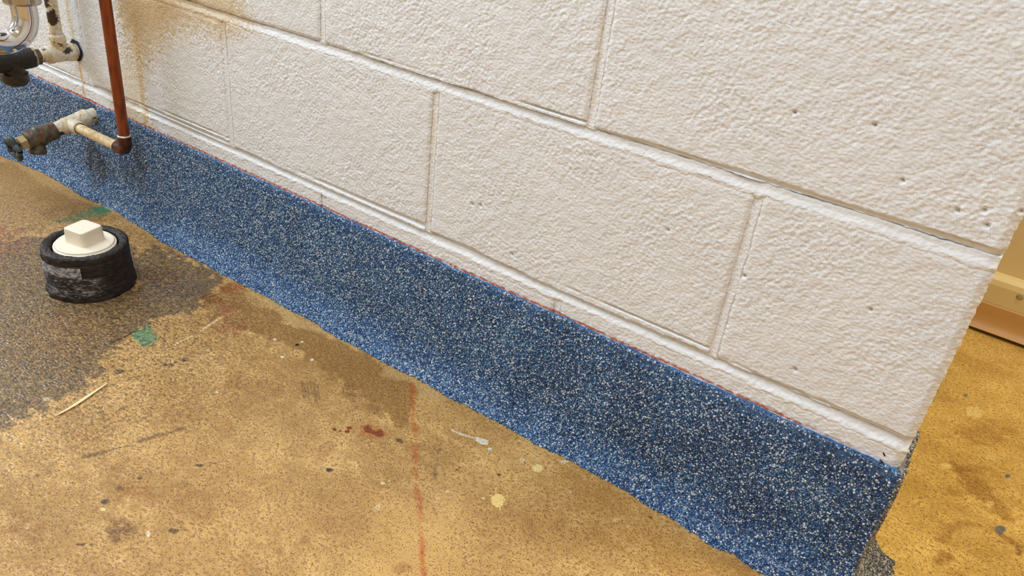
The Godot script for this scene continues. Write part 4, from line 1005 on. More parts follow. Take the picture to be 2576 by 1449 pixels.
func block_wall() -> void:
	var wall := thing("wall_back", "white painted concrete block wall with rough face and tooled joints", "wall", Vector3.ZERO, "structure")
	var g := 0.0048
	# head joints of each course as they stand, from the wall end leftwards
	var courses := [
		[-0.4050, -0.812, -1.2192, -1.6256, -2.032, -2.4384],
		[-0.2080, -0.6140, -1.0150, -1.4050, -1.829, -2.235, -2.4384],
		[-0.4010, -0.8090, -1.2192, -1.6256, -2.032, -2.4384],
		[-0.2060, -0.6096, -1.016, -1.4224, -1.829, -2.235, -2.4384],
	]
	for c in 4:
		var y0 := c * H + (0.0068 if c else 0.002)
		var y1 := (c + 1) * H - g
		var right := 0.0
		var step := 0.0015 if c < 3 else 0.004
		var js: Array = courses[c]
		for k in js.size():
			var x: float = js[k]
			var st := step
			if c == 2 and x < -1.0: st = 0.003
			if x < -1.9: st = 0.004
			block(wall, x + g, right, y0, y1, st, 0.16 if c == 0 else 0.0)
			right = x - g
			if k < js.size() - 1:
				head_joint(wall, x, maxf(y0 - 0.001, 0.15), y1 + 0.001, 0.55 if x < -0.9 else 1.0)
	bed_joint(wall, H, -2.4384, -0.001, 1.0, 0.85, 1.0)
	bed_joint(wall, 2 * H, -2.4384, -0.001, 14.0, 0.6, 0.35)
	bed_joint(wall, 3 * H, -2.4384, -0.001, 27.0, 0.5, 0.3)
	# the rest of the wall, out of view
	put("upper_courses", box_mesh(Vector3(-1.2192, (4 * H + TOP) * 0.5, -WALL_T * 0.5), Vector3(2.4384, TOP - 4 * H, WALL_T)), M.plain_wall, wall)
	put("left_courses", box_mesh(Vector3((X0 - 2.4384) * 0.5, TOP * 0.5, -WALL_T * 0.5), Vector3(-2.4384 - X0, TOP, WALL_T)), M.plain_wall, wall)
	# two dark flecks stuck near the wall end
	for f in [[Vector3(-0.0181, 0.1852, 0.0), 0.0048, -0.75], [Vector3(-0.0172, 0.1768, 0.001), 0.0060, -0.55]]:
		var o := put("paint_fleck", turned(Vector3(-f[1] * 0.5, 0, 0), Vector3(f[1] * 0.5, 0, 0), [[0.0, 0.0], [0.15, 0.0007], [0.7, 0.0009], [1.0, 0.0001]], 8), plain(0x10182c, 0.4), wall)
		o.position = f[0]
		o.rotation.z = f[2]


# ---------------------------------------------------------------- quartz cove base
func toe_at(x: float) -> float:
	var n := TOE.size() / 2
	if x <= TOE[0]: return TOE[1]
	for i in n - 1:
		if x < TOE[i * 2 + 2]:
			return lerpf(TOE[i * 2 + 1], TOE[i * 2 + 3], smoothstep(0.0, 1.0, (x - TOE[i * 2]) / (TOE[i * 2 + 2] - TOE[i * 2])))
	return TOE[n * 2 - 1]


const TURN := 0.03
const RET_END := -0.082


# point of the cove: s runs along the wall (0 = wall end, then round the arris, then back along the end face); t runs from its top edge down to its toe
func cove_at(s: float, t: float) -> Array:
	var toe := toe_at(s) if s < 0.0 else 0.042 + 0.003 * n_big.get_noise_2d(s * 60.0, 3.0)
	toe += 0.0016 * n_fine.get_noise_2d(s * 120.0, 0.5) + 0.0012 * n_mid.get_noise_2d(s * 300.0, 0.5) - 0.0012
	var th := 0.0055 + 0.0008 * n_big.get_noise_2d(s * 14.0, t * 2.0)
	var yr := 0.042
	var top := COVE_TOP + 0.0008 * n_big.get_noise_2d(s * 20.0, 8.0) + 0.0006 * n_fine.get_noise_2d(s * 90.0, 8.0)
	if s < -0.37 and s > -0.40: top += 0.0022 * (1.0 - absf(s + 0.385) / 0.015)
	if s > TURN: top += 0.002 * n_big.get_noise_2d(s * 70.0, 1.0)
	var q: Vector2   # out of the wall, up
	var nn: Vector2
	if t < 0.05:
		var a := t / 0.05 * PI * 0.5
		q = Vector2(th - 0.004 + 0.004 * sin(a), top - 0.003 + 0.003 * cos(a))
		if t < 0.002: q = Vector2(-0.001, top - 0.0002)
		nn = Vector2(sin(a), cos(a))
	elif t < 0.68:
		var k := (t - 0.05) / 0.63
		q = Vector2(th + 0.0012 * sin(k * PI), lerpf(top - 0.003, yr, k))
		nn = Vector2(1, 0.0)
	else:
		var a := (t - 0.68) / 0.32 * PI * 0.5
		q = Vector2(toe - (toe - th) * cos(a), yr - (yr - 0.0004) * sin(a))
		nn = Vector2(yr * cos(a), (toe - th) * sin(a)).normalized()
	if s < 0.0:
		return [Vector3(s, q.y, q.x), Vector3(0, nn.y, nn.x)]
	if s < TURN:
		var a := s / TURN * PI * 0.5
		var d := Vector3(sin(a), 0, cos(a))
		return [d * q.x + Vector3(0, q.y, 0), d * nn.x + Vector3(0, nn.y, 0)]
	return [Vector3(q.x, q.y, -(s - TURN)), Vector3(nn.x, nn.y, 0)]


func cove_part(parent: Node, s0: float, s1: float, step: float, nt: int, tones: Array) -> void:
	var ns := int((s1 - s0) / step)
	var P := PackedVector3Array()
	var C := PackedColorArray()
	for j in nt + 1:
		var t := float(j) / nt
		for i in ns + 1:
			var r := cove_at(lerpf(s0, s1, float(i) / ns), t)
			var q: Vector3 = r[0]
			if t > 0.05 and t < 0.99: q += r[1] * 0.00035 * n_mid.get_noise_3dv(q * 400.0)
			P.append(q)
			var c: Color = tones[0].lerp(tones[1], clampf(0.5 + 0.7 * n_fine.get_noise_3dv(q * 330.0), 0.0, 1.0))
			if t < 0.10: c = c.lerp(tones[2], 0.6)
			C.append(c)
	put("binder_skin", surf(grid(ns + 1, nt + 1, P, Vector3(0.5, 0.3, 0.8), PackedVector2Array(), C)), M.binder, parent)


func granules(parent: Node, s0: float, s1: float, pitch: float, mixes: Array, size: float, label: String) -> void:
	var ico := SphereMesh.new()
	ico.radius = 1.0
	ico.height = 2.0
	ico.radial_segments = 7
	ico.rings = 3
	var spots := []
	var cols := []
	var dull_spots := [[Vector2(-1.268, 0.110), Vector2(0.020, 0.028)], [Vector2(-1.422, 0.052), Vector2(0.032, 0.045)], [Vector2(-1.418, 0.172), Vector2(0.028, 0.016)]]
	var L := 0.21
	var ns := int((s1 - s0) / pitch)
	var nt := int(L / pitch)
	for i in ns:
		for j in nt:
			var s := lerpf(s0, s1, (i + rng.randf()) / ns)
			var t := (j + rng.randf()) / nt
			t = lerpf(0.012, 1.0, t)
			if s > 0.0 and s < TURN and rng.randf() > 0.25 + 0.75 * clampf((t - 0.66) / 0.3, 0.0, 1.0): continue
			var r := cove_at(s, t)
			var n: Vector3 = r[1].normalized()
			var p: Vector3 = r[0]
			var k := size * (0.62 + 0.75 * pow(rng.randf(), 1.7))
			if t > 0.96: p += Vector3(0, 0, 0.0008 * rng.randf()) if s < 0.0 else Vector3(0.001 * rng.randf(), 0, 0)
			var pick := rng.randf()
			# two batches of grain, mixed in patches
			var palette: Array = mixes[0] if rng.randf() < clampf(0.35 - s * 0.9 + 0.5 * n_big.get_noise_2d(s * 9.0, t * 2.0), 0.1, 1.0) else mixes[1]
			# darker brown-grey grains behind the copper elbow and under the valve
			for d in dull_spots:
				if Vector2((p.x - d[0].x) / d[1].x, (p.y - d[0].y) / d[1].y).length() < 1.0 and rng.randf() < 0.55: palette = mixes[2]
			var c: Color = palette[0][1]
			for e in palette:
				if pick < e[0]:
					c = e[1]
					break
			c = c * (0.58 + 0.40 * rng.randf())
			if t < 0.10 and rng.randf() < 0.45: continue
			c.a = 1.0
			if c.g > 0.3: k *= 1.22
			var b := Basis(Vector3(rng.randf() - 0.5, rng.randf() - 0.5, rng.randf() - 0.5).normalized(), rng.randf() * TAU)
			b = Basis.from_scale(Vector3(k, k * (0.7 + 0.4 * rng.randf()), k * (0.65 + 0.3 * rng.randf()))) 	if false else b * Basis.from_scale(Vector3(k, k * (0.7 + 0.4 * rng.randf()), k * (0.65 + 0.3 * rng.randf())))
			spots.append(Transform3D(b, p + n * k * (0.12 + 0.3 * rng.randf())))
			cols.append(c)
	var mm := MultiMesh.new()
	mm.transform_format = MultiMesh.TRANSFORM_3D
	mm.use_colors = true
	mm.mesh = ico
	mm.instance_count = spots.size()
	for i in spots.size():
		mm.set_instance_transform(i, spots[i])
		mm.set_instance_color(i, cols[i])
	var o := MultiMeshInstance3D.new()
	o.name = "quartz_granules"
	o.multimesh = mm
	o.material_override = M.granule
	tag(o, label, "", "", "stuff")
	parent.add_child(o, true)


func cove_base() -> void:
	var blues := [[0.20, lin(0x1e4070)], [0.42, lin(0x38699e)], [0.56, lin(0x5a90c0)], [0.73, lin(0x7590ac)], [0.87, lin(0xa4b8c8)], [0.96, lin(0xd8dee2)], [1.0, lin(0x22324a)]]
	var dull_grains := [[0.3, lin(0x3a3630)], [0.6, lin(0x5a564e)], [0.85, lin(0x857f74)], [1.0, lin(0x2c3444)]]
	var slate := [[0.26, lin(0x182c54)], [0.46, lin(0x2a5490)], [0.66, lin(0x526478)], [0.81, lin(0x8896a4)], [0.93, lin(0xccd0d4)], [1.0, lin(0x1c2430)]]
	var greys := [[0.22, lin(0x4a4740)], [0.45, lin(0x7c7668)], [0.70, lin(0x9a958a)], [0.88, lin(0xc2beb4)], [1.0, lin(0x3a4450)]]
	var c := thing("baseboard_back", "blue and white speckled quartz cove base along the white block wall", "baseboard", Vector3.ZERO, "structure")
	cove_part(c, -3.19, TURN * 0.3, 0.003, 60, [lin(0x16305c), lin(0x3a6aa0), lin(0x46709e)])
	granules(c, -1.95, TURN * 0.3, 0.00150, [blues, slate, dull_grains], 0.00098, "blue, grey and white quartz grains set in resin")
	granules(c, -2.6, -1.95, 0.0022, [blues, slate, dull_grains], 0.0014, "blue, grey and white quartz grains set in resin")
	var e := thing("baseboard_end", "grey speckled quartz cove base wrapping the end of the block wall", "baseboard", Vector3.ZERO, "structure")
	cove_part(e, TURN * 0.3, TURN - RET_END, 0.002, 60, [lin(0x4a463e), lin(0x85807a), lin(0x85807a)])
	granules(e, TURN * 0.3, TURN - RET_END, 0.00150, [greys, greys, greys], 0.00098, "grey and beige quartz grains set in resin")


# ---------------------------------------------------------------- beyond the wall end
func far_side() -> void:
	var z := Z0
	var wx0 := X0
	tag(put("wall_far", box_mesh(Vector3((X0 + X1) * 0.5, TOP * 0.5, z - 0.05), Vector3(X1 - X0, TOP, 0.1)), plain(0xe8cc90, 0.6)), "yellowish cream wall at the back of the passage", "wall", "", "structure")
	# cream wooden board fixed along the foot of the far wall, its top edge chamfered
	var t := thing("trim_1", "cream painted board along the far wall with a painted-over screw", "trim", Vector3.ZERO, "structure")
	var prof := PackedVector2Array([Vector2(0.0, 0.004), Vector2(0.017, 0.004), Vector2(0.019, 0.008), Vector2(0.0195, 0.088), Vector2(0.017, 0.097), Vector2(0.010, 0.104), Vector2(0.0, 0.106)])
	put("board", extrude_x(prof, z + 0.0005, -1.0, 1.8), plain(0xe2c888, 0.45), t)
	var s := put("screw_head", turned(Vector3(0.0885, 0.0815, z + 0.019), Vector3(0.0885, 0.0815, z + 0.0215), [[0.0, 0.006], [0.5, 0.006], [0.9, 0.0045], [1.0, 0.0]], 20), plain(0xb09a68, 0.6), t)
	tag(s, "painted-over screw head")
	# brown vinyl base strip, curled away from the floor at its lower edge
	var v := PackedVector3Array()
	var nx := 60
	var pr := [[0.0205, 0.052], [0.0225, 0.0525], [0.0240, 0.050], [0.0250, 0.036], [0.0275, 0.022], [0.0320, 0.012], [0.0385, 0.0075], [0.0385, 0.0055], [0.0310, 0.0095], [0.0255, 0.019], [0.0228, 0.034], [0.0205, 0.048], [0.0205, 0.052]]
	for j in pr.size():
		for i in nx + 1:
			var x := lerpf(-1.0, 1.8, float(i) / nx)
			var bow := 0.0022 * sin(x * 5.0) + 0.001 * sin(x * 13.0)
			v.append(Vector3(x, pr[j][1] + 0.001 * sin(x * 7.0), z + pr[j][0] + bow * (1.0 - pr[j][1] / 0.053)))
	tag(put("baseboard_far", surf(grid(nx + 1, pr.size(), v, Vector3.BACK)), plain(0xc08c46, 0.4)), "brown vinyl base strip curling off the floor at the far wall", "baseboard", "", "structure")


func extrude_x(prof: PackedVector2Array, z: float, x0: float, x1: float) -> ArrayMesh:
	var st := SurfaceTool.new()
	st.begin(Mesh.PRIMITIVE_TRIANGLES)
	st.set_smooth_group(-1)
	for i in prof.size():
		var a := prof[i]
		var b := prof[(i + 1) % prof.size()]
		var q := [Vector3(x0, a.y, z + a.x), Vector3(x1, a.y, z + a.x), Vector3(x1, b.y, z + b.x), Vector3(x0, b.y, z + b.x)]
		for k in [0, 2, 1, 0, 3, 2]: st.add_vertex(q[k])
	st.generate_normals()
	return st.commit()


# ---------------------------------------------------------------- things
func cleanout() -> void:
	var at := Vector3(-1.1178, 0.0, 0.1991)
	var t := thing("cleanout", "black rubber pipe collar with a cream square-headed plug standing on the floor", "pipe cap", at)
	var h := 0.0733
	var black := lin(0x17120f)
	var chalk := lin(0xc4c2c2)
	# outer wall, rim and throat as one turned shape
	var path := PackedVector3Array()
	var rad := PackedFloat32Array()
	for q in [[-0.004, 0.0622], [0.0, 0.0628], [0.003, 0.0630], [0.010, 0.0624], [0.018, 0.0615], [0.020, 0.0606], [0.022, 0.0612], [0.032, 0.0606], [0.038, 0.0602], [0.0405, 0.0592], [0.0425, 0.0600], [0.052, 0.0597], [0.0595, 0.0594], [0.0605, 0.0586], [0.062, 0.0594], [0.067, 0.0598], [0.0708, 0.0594], [0.0728, 0.0576], [0.0733, 0.0550], [0.0730, 0.0512], [0.0722, 0.0488], [0.0705, 0.0470], [0.066, 0.0462], [0.055, 0.0460], [0.050, 0.0460]]:
		path.append(Vector3(0, q[0], 0))
		rad.append(q[1])
	var p2 := PackedVector3Array()
	var r2 := PackedFloat32Array()
	for k in path.size() - 1:
		var n := maxi(1, int((absf(path[k + 1].y - path[k].y) + absf(rad[k + 1] - rad[k])) / 0.0008))
		for i in n:
			p2.append(path[k].lerp(path[k + 1], float(i) / n))
			r2.append(lerpf(rad[k], rad[k + 1], float(i) / n))
	var P := PackedVector3Array()
	var C := PackedColorArray()
	var seg := 160
	for j in p2.size():
		for i in seg + 1:
			var a := -TAU * i / seg
			var d := Vector3(cos(a), 0, sin(a))
			var q := p2[j] + d * r2[j]
			var low := clampf(1.0 - q.y / 0.03, 0.0, 1.0)
			q += d * (0.0005 * n_mid.get_noise_3dv(q * 150.0) + 0.0004 * n_fine.get_noise_3dv(q * 330.0) + low * 0.0022 * n_big.get_noise_3dv(q * 42.0))
			if q.y > 0.069: q.y += 0.0009 * n_mid.get_noise_3dv(q * 220.0) + 0.0012 * n_big.get_noise_3dv(q * 50.0)
			P.append(q)
			C.append(shade(["collar"], q))
	put("rubber_collar", surf(grid(seg + 1, p2.size(), P, Vector3.ZERO, PackedVector2Array(), C, true)), M.rubber, t)
	fix_out(t.get_child(0))
	# loose end of the wrap, a little proud of the collar
	var W := PackedVector3Array()
	var WC := PackedColorArray()
	for j in 9:
		for i in 31:
			var ang := deg_to_rad(lerpf(37.0, 128.0, i / 30.0))
			var y := lerpf(0.0425, 0.059, j / 8.0) + 0.0012 * n_big.get_noise_2d(i * 0.35, 3.0) - (0.003 * (1.0 - i / 8.0) if i < 8 else 0.0) * (1.0 - j / 8.0)
			var rr := 0.0606 + 0.0004 * n_mid.get_noise_2d(i * 0.8, j * 0.9) + (0.0012 * (1.0 - i / 4.0) if i < 4 else 0.0)
			var q := Vector3(cos(ang) * rr, y, sin(ang) * rr)
			W.append(q)
			var grain := 0.5 + 0.7 * n_mid.get_noise_3dv(q * Vector3(140, 420, 140)) + 0.4 * n_fine.get_noise_3dv(q * Vector3(300, 700, 300))
			WC.append(black.lerp(chalk, clampf(grain, 0.05, 0.9)))
	var wrap := put("tape_wrap", surf(grid(31, 9, W, Vector3(0.2, 0, 1), PackedVector2Array(), WC)), M.rubber, t)
	tag(wrap, "chalky scuffed tape end")
	# plug
	var y0 := 0.0675
	var plug := put("plug", turned(Vector3(0, y0 - 0.02, 0), Vector3(0, y0 + 0.006, 0), [[0.0, 0.0], [0.0, 0.0425], [0.82, 0.0435], [0.86, 0.0432], [0.88, 0.0412], [0.96, 0.0408], [1.0, 0.0395], [1.0, 0.0]], 72), M.plug, t)
	tag(plug, "cream plastic screw plug")
	var hd := put("square_head", rounded_head(0.0405, 0.0385, 0.0, 0.0245), M.plug, plug)
	hd.position = Vector3(-0.0015, y0 + 0.005, -0.002)
	hd.rotation.y = deg_to_rad(12.0)


func fix_out(o: MeshInstance3D) -> void:
	var A: Array = o.mesh.surface_get_arrays(0)
	var P: PackedVector3Array = A[Mesh.ARRAY_VERTEX]
	var N: PackedVector3Array = A[Mesh.ARRAY_NORMAL]
	var k := P.size() / 3
	if Vector3(P[k].x, 0, P[k].z).dot(N[k]) < 0.0:
		for i in N.size(): N[i] = -N[i]
		var I: PackedInt32Array = A[Mesh.ARRAY_INDEX]
		for i in range(0, I.size(), 3):
			var s := I[i + 1]
			I[i + 1] = I[i + 2]
			I[i + 2] = s
		A[Mesh.ARRAY_NORMAL] = N
		A[Mesh.ARRAY_INDEX] = I
		o.mesh = surf(A)


# square block with round corners and edges, base side a, top side b
func rounded_head(a: float, b: float, y0: float, y1: float) -> ArrayMesh:
	var seg := 64
	var rows := [[a * 0.5 + 0.0015, y0 - 0.0005], [a * 0.5 + 0.0005, y0 + 0.001], [a * 0.5, y0 + 0.0025]]
	for i in 6: rows.append([lerpf(a, b, (i + 1) / 6.0) * 0.5, lerpf(y0 + 0.0025, y1 - 0.002, (i + 1) / 6.0)])
	for i in 5:
		var an := (i + 1) / 5.0 * PI * 0.5
		rows.append([b * 0.5 - 0.0017 * (1.0 - cos(an)), y1 - 0.002 + 0.002 * sin(an)])
	rows.append([b * 0.3, y1 + 0.00005])
	rows.append([b * 0.1, y1 + 0.00008])
	rows.append([0.0004, y1 + 0.0001])
	var P := PackedVector3Array()
	for r in rows:
		for i in seg + 1:
			var an := -TAU * i / seg
			var c := cos(an)
			var s := sin(an)
			var e := 9.0
			var k: float = pow(pow(absf(c), e) + pow(absf(s), e), -1.0 / e) * r[0]
			P.append(Vector3(c * k, r[1], s * k))
	var o := MeshInstance3D.new()
	o.mesh = surf(grid(seg + 1, rows.size(), P, Vector3.ZERO, PackedVector2Array(), PackedColorArray(), true))
	fix_out(o)
	var m := o.mesh as ArrayMesh
	o.free()
	return m


# linear colour of a point on a pipe or fitting: ["flaky", share of bare metal, bare spots], ["cross", rusty end], or a plain kind
func shade(tint: Array, q: Vector3) -> Color:
	var n := n_mid.get_noise_3dv(q * 75.0) + 0.45 * n_fine.get_noise_3dv(q * 260.0)
	match tint[0]:
		"flaky":
			# old cream paint flaking off dark iron
			var c := lin(0xe2cfa6).lerp(lin(0xd8d2c6), clampf(0.45 + 0.8 * n_big.get_noise_3dv(q * 55.0), 0.0, 1.0))
			c = c.lerp(lin(0xb08a50), clampf(n_fine.get_noise_3dv(q * 120.0) * 0.9 - 0.1, 0.0, 0.6))
			var bare: bool = n > tint[1]
			for p in tint[2]:
				if q.distance_to(p[0]) + n * 0.004 < p[1]: bare = true
			return lin(0x3a2216) if bare else c
		"cross":
			var c := lin(0xe8d0a4).lerp(lin(0xc9a468), clampf(0.2 + 0.9 * n_mid.get_noise_3dv(q * 90.0), 0.0, 1.0))
			var rust := clampf((q.distance_to(tint[1]) - 0.034) / -0.014 + 0.6 * n_mid.get_noise_3dv(q * 150.0), 0.0, 0.75)
			return c.lerp(lin(0xa25a2a), rust)
		"copper":
			var c := lin(0x7a3a1a).lerp(lin(0x964c24), clampf(0.5 + 0.8 * n_mid.get_noise_3dv(q * Vector3(90, 12, 90)), 0.0, 1.0))
			return c.lerp(lin(0x4a2412), clampf(n_fine.get_noise_3dv(q * Vector3(120, 30, 120)) * 0.8 - 0.05, 0.0, 0.7))
		"elbow":
			return lin(0x6a3418).lerp(lin(0x38241a), clampf(0.5 + n_mid.get_noise_3dv(q * 140.0), 0.0, 1.0))
		"valve":
			var c := lin(0x5e5644).lerp(lin(0x3a3024), clampf(0.5 + 0.9 * n_mid.get_noise_3dv(q * 90.0), 0.0, 1.0))
			return c.lerp(lin(0x8a4a20), clampf(n_big.get_noise_3dv(q * 60.0) * 1.2 - 0.15, 0.0, 0.8))
		"collar":
			var ang := rad_to_deg(atan2(q.z, q.x))
			var c := lin(0x17120f).lerp(lin(0x30241b), clampf(0.4 + 0.8 * n_big.get_noise_3dv(q * 60.0), 0.0, 1.0))
			var chalk := lin(0xc4c2c2)
			var grain := 0.5 + 0.6 * n_mid.get_noise_3dv(q * Vector3(140, 420, 140)) + 0.35 * n_fine.get_noise_3dv(q * Vector3(300, 700, 300))
			if ang > 10.0 and ang < 130.0 and q.y > 0.008 and q.y < 0.04:
				c = c.lerp(chalk, clampf(grain - 0.55 + 0.3 * n_big.get_noise_3dv(q * 40.0), 0.0, 0.5))
			return c
	return Color.WHITE


func supply_with_riser() -> void:
	# pipe coming out of a hole in the wall, a tee with a riser going up, and an old iron stop valve
	var hole := Vector3(-1.438, 0.262, 0.0)
	var t := thing("supply_pipe", "cream painted iron pipe with flaking riser and black stop valve above the cove", "pipe", hole)
	var tint := ["flaky", 0.95, [[Vector3(-0.002, 0.0, 0.054), 0.007], [Vector3(0.012, 0.008, 0.022), 0.006]]]
	put("stub", turned(Vector3(0, 0, -0.01), Vector3(0, 0, 0.02), [[0.0, 0.0125], [1.0, 0.0125]], 28, tint), M.painted, t)
	var tee := put("tee", turned(Vector3(0, 0, 0.004), Vector3(0, 0, 0.052), [[0.0, 0.0], [0.0, 0.0150], [0.05, 0.0158], [0.2, 0.0158], [0.28, 0.0142], [0.75, 0.0140], [0.8, 0.0152], [0.95, 0.0150], [1.0, 0.0135], [1.0, 0.0]], 32, tint, 0.0008), M.painted, t)
	put("branch", turned(Vector3(0, 0, 0.029), Vector3(0.001, 0.034, 0.029), [[0.0, 0.012], [0.55, 0.0125], [0.62, 0.0130], [0.9, 0.0128], [1.0, 0.0105]], 28, ["flaky", 0.7, []], 0.0006), M.painted, tee)
	put("riser", turned(Vector3(0.001, 0.02, 0.029), Vector3(0.004, 0.62, 0.029), [[0.0, 0.0098], [1.0, 0.0098]], 26, ["flaky", 0.9, [[Vector3(0.007, 0.062, 0.036), 0.0125], [Vector3(0.004, 0.084, 0.038), 0.006], [Vector3(0.004, 0.094, 0.038), 0.0065], [Vector3(0.003, 0.106, 0.038), 0.0075], [Vector3(0.003, 0.118, 0.038), 0.008]]], 0.0), M.painted, t)
	put("nipple", turned(Vector3(0, 0, 0.048), Vector3(0, -0.001, 0.066), [[0.0, 0.0105], [1.0, 0.0105]], 24, ["flaky", 0.2, []]), M.painted, t)
	put("hex_nut", hexbar(Vector3(0, -0.001, 0.064), Vector3(0, -0.001, 0.074), 0.0145, 6, 0.2), plain(0x5e4a3a, 0.5, 0.2), t)
	put("collar_ring", turned(Vector3(0, -0.001, 0.073), Vector3(0, -0.001, 0.077), [[0.0, 0.0], [0.0, 0.016], [1.0, 0.0165], [1.0, 0.0]], 24), plain(0xa89a7c, 0.6), t)
	var iron := plain(0x2a2520, 0.5, 0.2)
	var body := put("valve_body", turned(Vector3(0, -0.001, 0.076), Vector3(0, -0.002, 0.150), [[0.0, 0.0], [0.0, 0.0165], [0.3, 0.0172], [0.38, 0.0172], [0.4, 0.0158], [0.5, 0.0158], [0.52, 0.0178], [0.95, 0.0178], [1.0, 0.014], [1.0, 0.0]], 30, [], 0.0008), iron, t)
	put("bonnet", turned(Vector3(0, -0.002, 0.108), Vector3(-0.006, -0.043, 0.108), [[0.0, 0.016], [0.45, 0.0165], [0.5, 0.0205], [0.82, 0.0215], [0.95, 0.017], [1.0, 0.0]], 28, [], 0.0012), plain(0x3a3128, 0.5, 0.25), body)
	# flat black ragged ring painting the dark of the hole round the pipe
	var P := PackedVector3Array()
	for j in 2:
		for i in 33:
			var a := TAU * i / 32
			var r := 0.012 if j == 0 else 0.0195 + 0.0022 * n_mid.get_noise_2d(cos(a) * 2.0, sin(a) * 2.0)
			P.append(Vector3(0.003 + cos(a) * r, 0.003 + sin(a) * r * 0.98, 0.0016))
	var ring := put("hole_shade_ring", surf(grid(33, 2, P, Vector3.BACK)), M.black, t)
	tag(ring, "flat black ragged ring painted for the dark of the hole round the pipe")


func supply_with_valve() -> void:
	var root := Vector3(-1.402, 0.158, 0.0)
	var t := thing("supply_pipe", "copper riser on a cream painted pipe with green-handled valve in front of the cove", "pipe", root)
	var dirn := Vector3(0.0, -0.19, 1.0).normalized()
	var tint := ["flaky", 0.75, []]
	var j := dirn * 0.052                                     # middle of the tee
	put("stub", turned(Vector3(0, 0.001, -0.008), dirn * 0.04, [[0.0, 0.0128], [1.0, 0.0128]], 28, tint), M.painted, t)
	var tee := put("tee", turned(dirn * 0.018, dirn * 0.082, [[0.0, 0.0], [0.0, 0.0148], [0.05, 0.0158], [0.2, 0.0155], [0.3, 0.0142], [0.7, 0.0140], [0.8, 0.0128], [0.95, 0.0118], [1.0, 0.0105], [1.0, 0.0]], 32, ["flaky", 0.85, [[dirn * 0.078 + Vector3(0.009, -0.006, 0), 0.007]]], 0.0006), M.painted, t)
	var e := Vector3(-1.2370, 0.1470, 0.0470) - root          # elbow
	var along := (e - j).normalized()
	put("branch", turned(j, j + along * 0.030, [[0.0, 0.0125], [0.7, 0.0125], [0.95, 0.012], [1.0, 0.010]], 28, tint, 0.0004), M.painted, tee)
	put("cross_pipe", turned(j + along * 0.02, e - along * 0.012, [[0.0, 0.0085], [1.0, 0.0085]], 28, ["cross", e], 0.0002), M.painted, t)
	# copper: elbow and riser
	var up := Vector3.UP
	var ep := arc_path(e + (up - along) * 0.014, -up, along, 0.014, 0.0, PI * 0.5, 12)
	var er := PackedFloat32Array()
	for k in ep.size(): er.append(0.0106)
	var full := PackedVector3Array([ep[0] - along * 0.012, ep[0] - along * 0.0118])
	full.append_array(ep)
	full.append(ep[-1] + up * 0.012)
	full.append(ep[-1] + up * 0.0122)
	var fr := PackedFloat32Array([0.0088, 0.0106])
	fr.append_array(er)
	fr.append(0.0106)
	fr.append(0.0090)
	put("elbow", tube(full, fr, 28, ["elbow"]), M.copper, t)
	var rb: Vector3 = ep[-1] + up * 0.012
	put("solder_ring", turned(rb - up * 0.001, rb + up * 0.002, [[0.0, 0.0], [0.0, 0.0108], [0.5, 0.0111], [1.0, 0.0098], [1.0, 0.0]], 28), plain(0xcdc4b4, 0.35, 0.7), t)
	put("copper_riser", turned(rb, rb + Vector3(0.009, 0.62, 0.0), [[0.0, 0.0089], [1.0, 0.0089]], 32, ["copper"]), M.copper, t)
	# valve
	var v0 := dirn * 0.080
	var vt := ["valve"]
	var body := put("valve_body", turned(v0, v0 + dirn * 0.052, [[0.0, 0.0], [0.0, 0.0150], [0.45, 0.0165], [0.5, 0.0180], [0.62, 0.0182], [0.66, 0.0165], [0.95, 0.0160], [1.0, 0.0130], [1.0, 0.0]], 26, vt, 0.001), M.painted, t)
	put("outlet", turned(v0 + dirn * 0.034 + Vector3(0.0, -0.004, 0), v0 + dirn * 0.034 + Vector3(0.004, -0.028, 0.004), [[0.0, 0.0125], [0.7, 0.0130], [0.85, 0.0142], [1.0, 0.013], [1.0, 0.0]], 24, vt), M.painted, body)
	var pk := put("packing_nut", hexbar(v0 + dirn * 0.051, v0 + dirn * 0.064, 0.0125, 6, 0.5), plain(0xb49a6c, 0.5, 0.2), t)
	tag(pk, "cream painted packing nut")
	put("stem", turned(v0 + dirn * 0.06, v0 + dirn * 0.080, [[0.0, 0.0045], [1.0, 0.0045]], 16), plain(0x3a2a20, 0.5, 0.4), t)
	# lobed hand wheel
	var c := v0 + dirn * 0.074 + Vector3(0, -0.003, 0)
	var sx := Vector3.RIGHT
	var sy := dirn.cross(sx).normalized()
	var hp := PackedVector3Array()
	var hr := PackedFloat32Array()
	for i in 61:
		var a := TAU * i / 60
		var r := 0.0170 + 0.0028 * cos(a * 5.0)
		hp.append(c + (sx * cos(a) + sy * sin(a)) * r)
		hr.append(0.0048)
	var wheel := put("hand_wheel", tube(hp, hr, 14), plain(0x35454a, 0.45, 0.1), t)
	tag(wheel, "dark blue-green lobed hand wheel")
	for k in 4:
		var a := TAU * k / 4 + 0.4
		put("spoke", turned(c, c + (sx * cos(a) + sy * sin(a)) * 0.017, [[0.0, 0.0042], [1.0, 0.0032]], 12), plain(0x35454a, 0.45, 0.1), wheel)


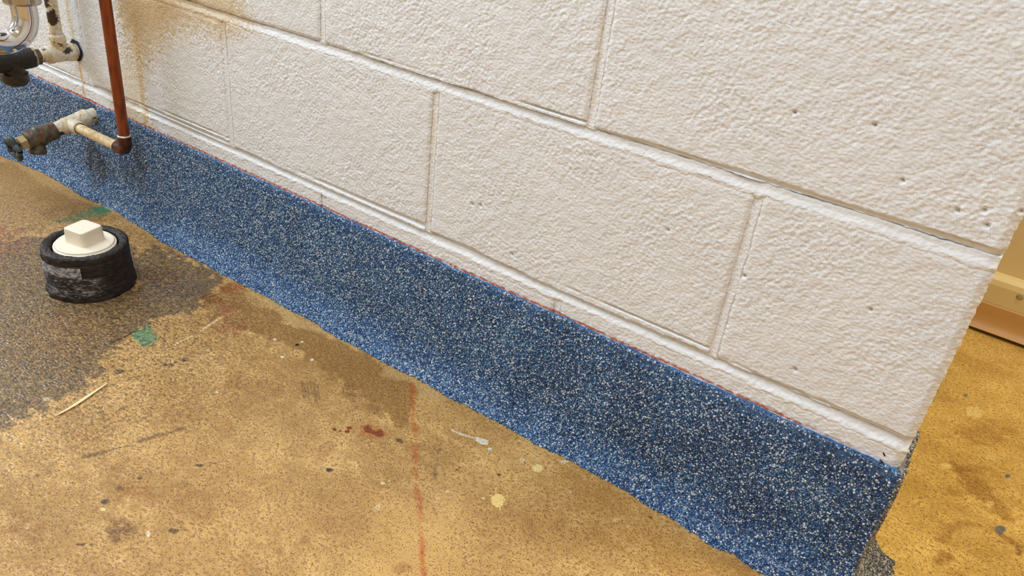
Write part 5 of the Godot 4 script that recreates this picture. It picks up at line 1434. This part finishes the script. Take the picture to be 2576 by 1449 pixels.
func sink_trap() -> void:
	var leg := Vector3(-1.380, 0.0, 0.100)
	var t := thing("sink_trap", "polished chrome sink drain trap hanging by the white wall", "drain trap", Vector3(leg.x, 0.30, leg.z))
	var R := 0.040
	var yc := 0.0455                     # height of the bend's centre above the thing's base
	var r := 0.0188
	var path := PackedVector3Array([Vector3(0, 0.098, 0), Vector3(0, 0.07, 0)])
	for q in arc_path(Vector3(0, yc, R), Vector3.FORWARD, Vector3.DOWN, R, 0.0, PI, 40): path.append(q)
	path.append(Vector3(0, 0.12, 2 * R))
	path.append(Vector3(0, 0.42, 2 * R))
	var rad := PackedFloat32Array()
	for q in path: rad.append(r)
	put("bend", tube(path, rad, 48), M.chrome, t)
	# slip nuts
	for a in [[Vector3(0, 0.0625, 0), Vector3(0, 0.085, 0)], [Vector3(0, 0.13, 2 * R), Vector3(0, 0.152, 2 * R)]]:
		put("slip_nut", turned(a[0], a[1], [[0.0, 0.0], [0.0, 0.0255], [0.1, 0.0272], [0.55, 0.0272], [0.6, 0.0258], [0.95, 0.0258], [1.0, 0.0245], [1.0, 0.0]], 40), plain(0xb8b4ac, 0.18, 1.0), t)
	# arm back into the wall
	var arm := PackedVector3Array([Vector3(0, 0.08, 0), Vector3(0, 0.10, 0)])
	for q in arc_path(Vector3(0, 0.11, -0.03), Vector3.BACK, Vector3.UP, 0.03, 0.0, PI * 0.5, 14): arm.append(q)
	arm.append(Vector3(0, 0.14, -0.105))
	var ar := PackedFloat32Array()
	for q in arm: ar.append(0.0165)
	put("wall_arm", tube(arm, ar, 36), M.chrome, t)


func splinter() -> void:
	var a := Vector3(-0.8556, 0.0012, 0.3976)
	var b := Vector3(-0.8693, 0.0012, 0.3217)
	var P := PackedVector3Array()
	var n := 30
	var d := (b - a).normalized()
	var s := d.cross(Vector3.UP)
	var sec := [Vector2(-1, 0), Vector2(-0.8, 0.75), Vector2(0.1, 1.0), Vector2(0.9, 0.6), Vector2(1, 0), Vector2(0.3, -0.6), Vector2(-1, 0)]
	for i in n + 1:
		var k := float(i) / n
		var w := 0.0022 * pow(sin(PI * clampf(k * 0.93 + 0.02, 0.0, 1.0)), 0.8) + 0.0002
		for q in sec:
			P.append((b - a) * k + s * (q.x * w + 0.0012 * sin(k * 5.0)) + Vector3.UP * q.y * (0.0010 + 0.0002 * n_mid.get_noise_2d(k * 20.0, q.x)))
	var o := put("wood_splinter", surf(grid(sec.size(), n + 1, P, Vector3.UP)), plain(0xe6cf9e, 0.6))
	o.position = a
	tag(o, "long pale wood splinter lying on the ochre floor", "splinter")
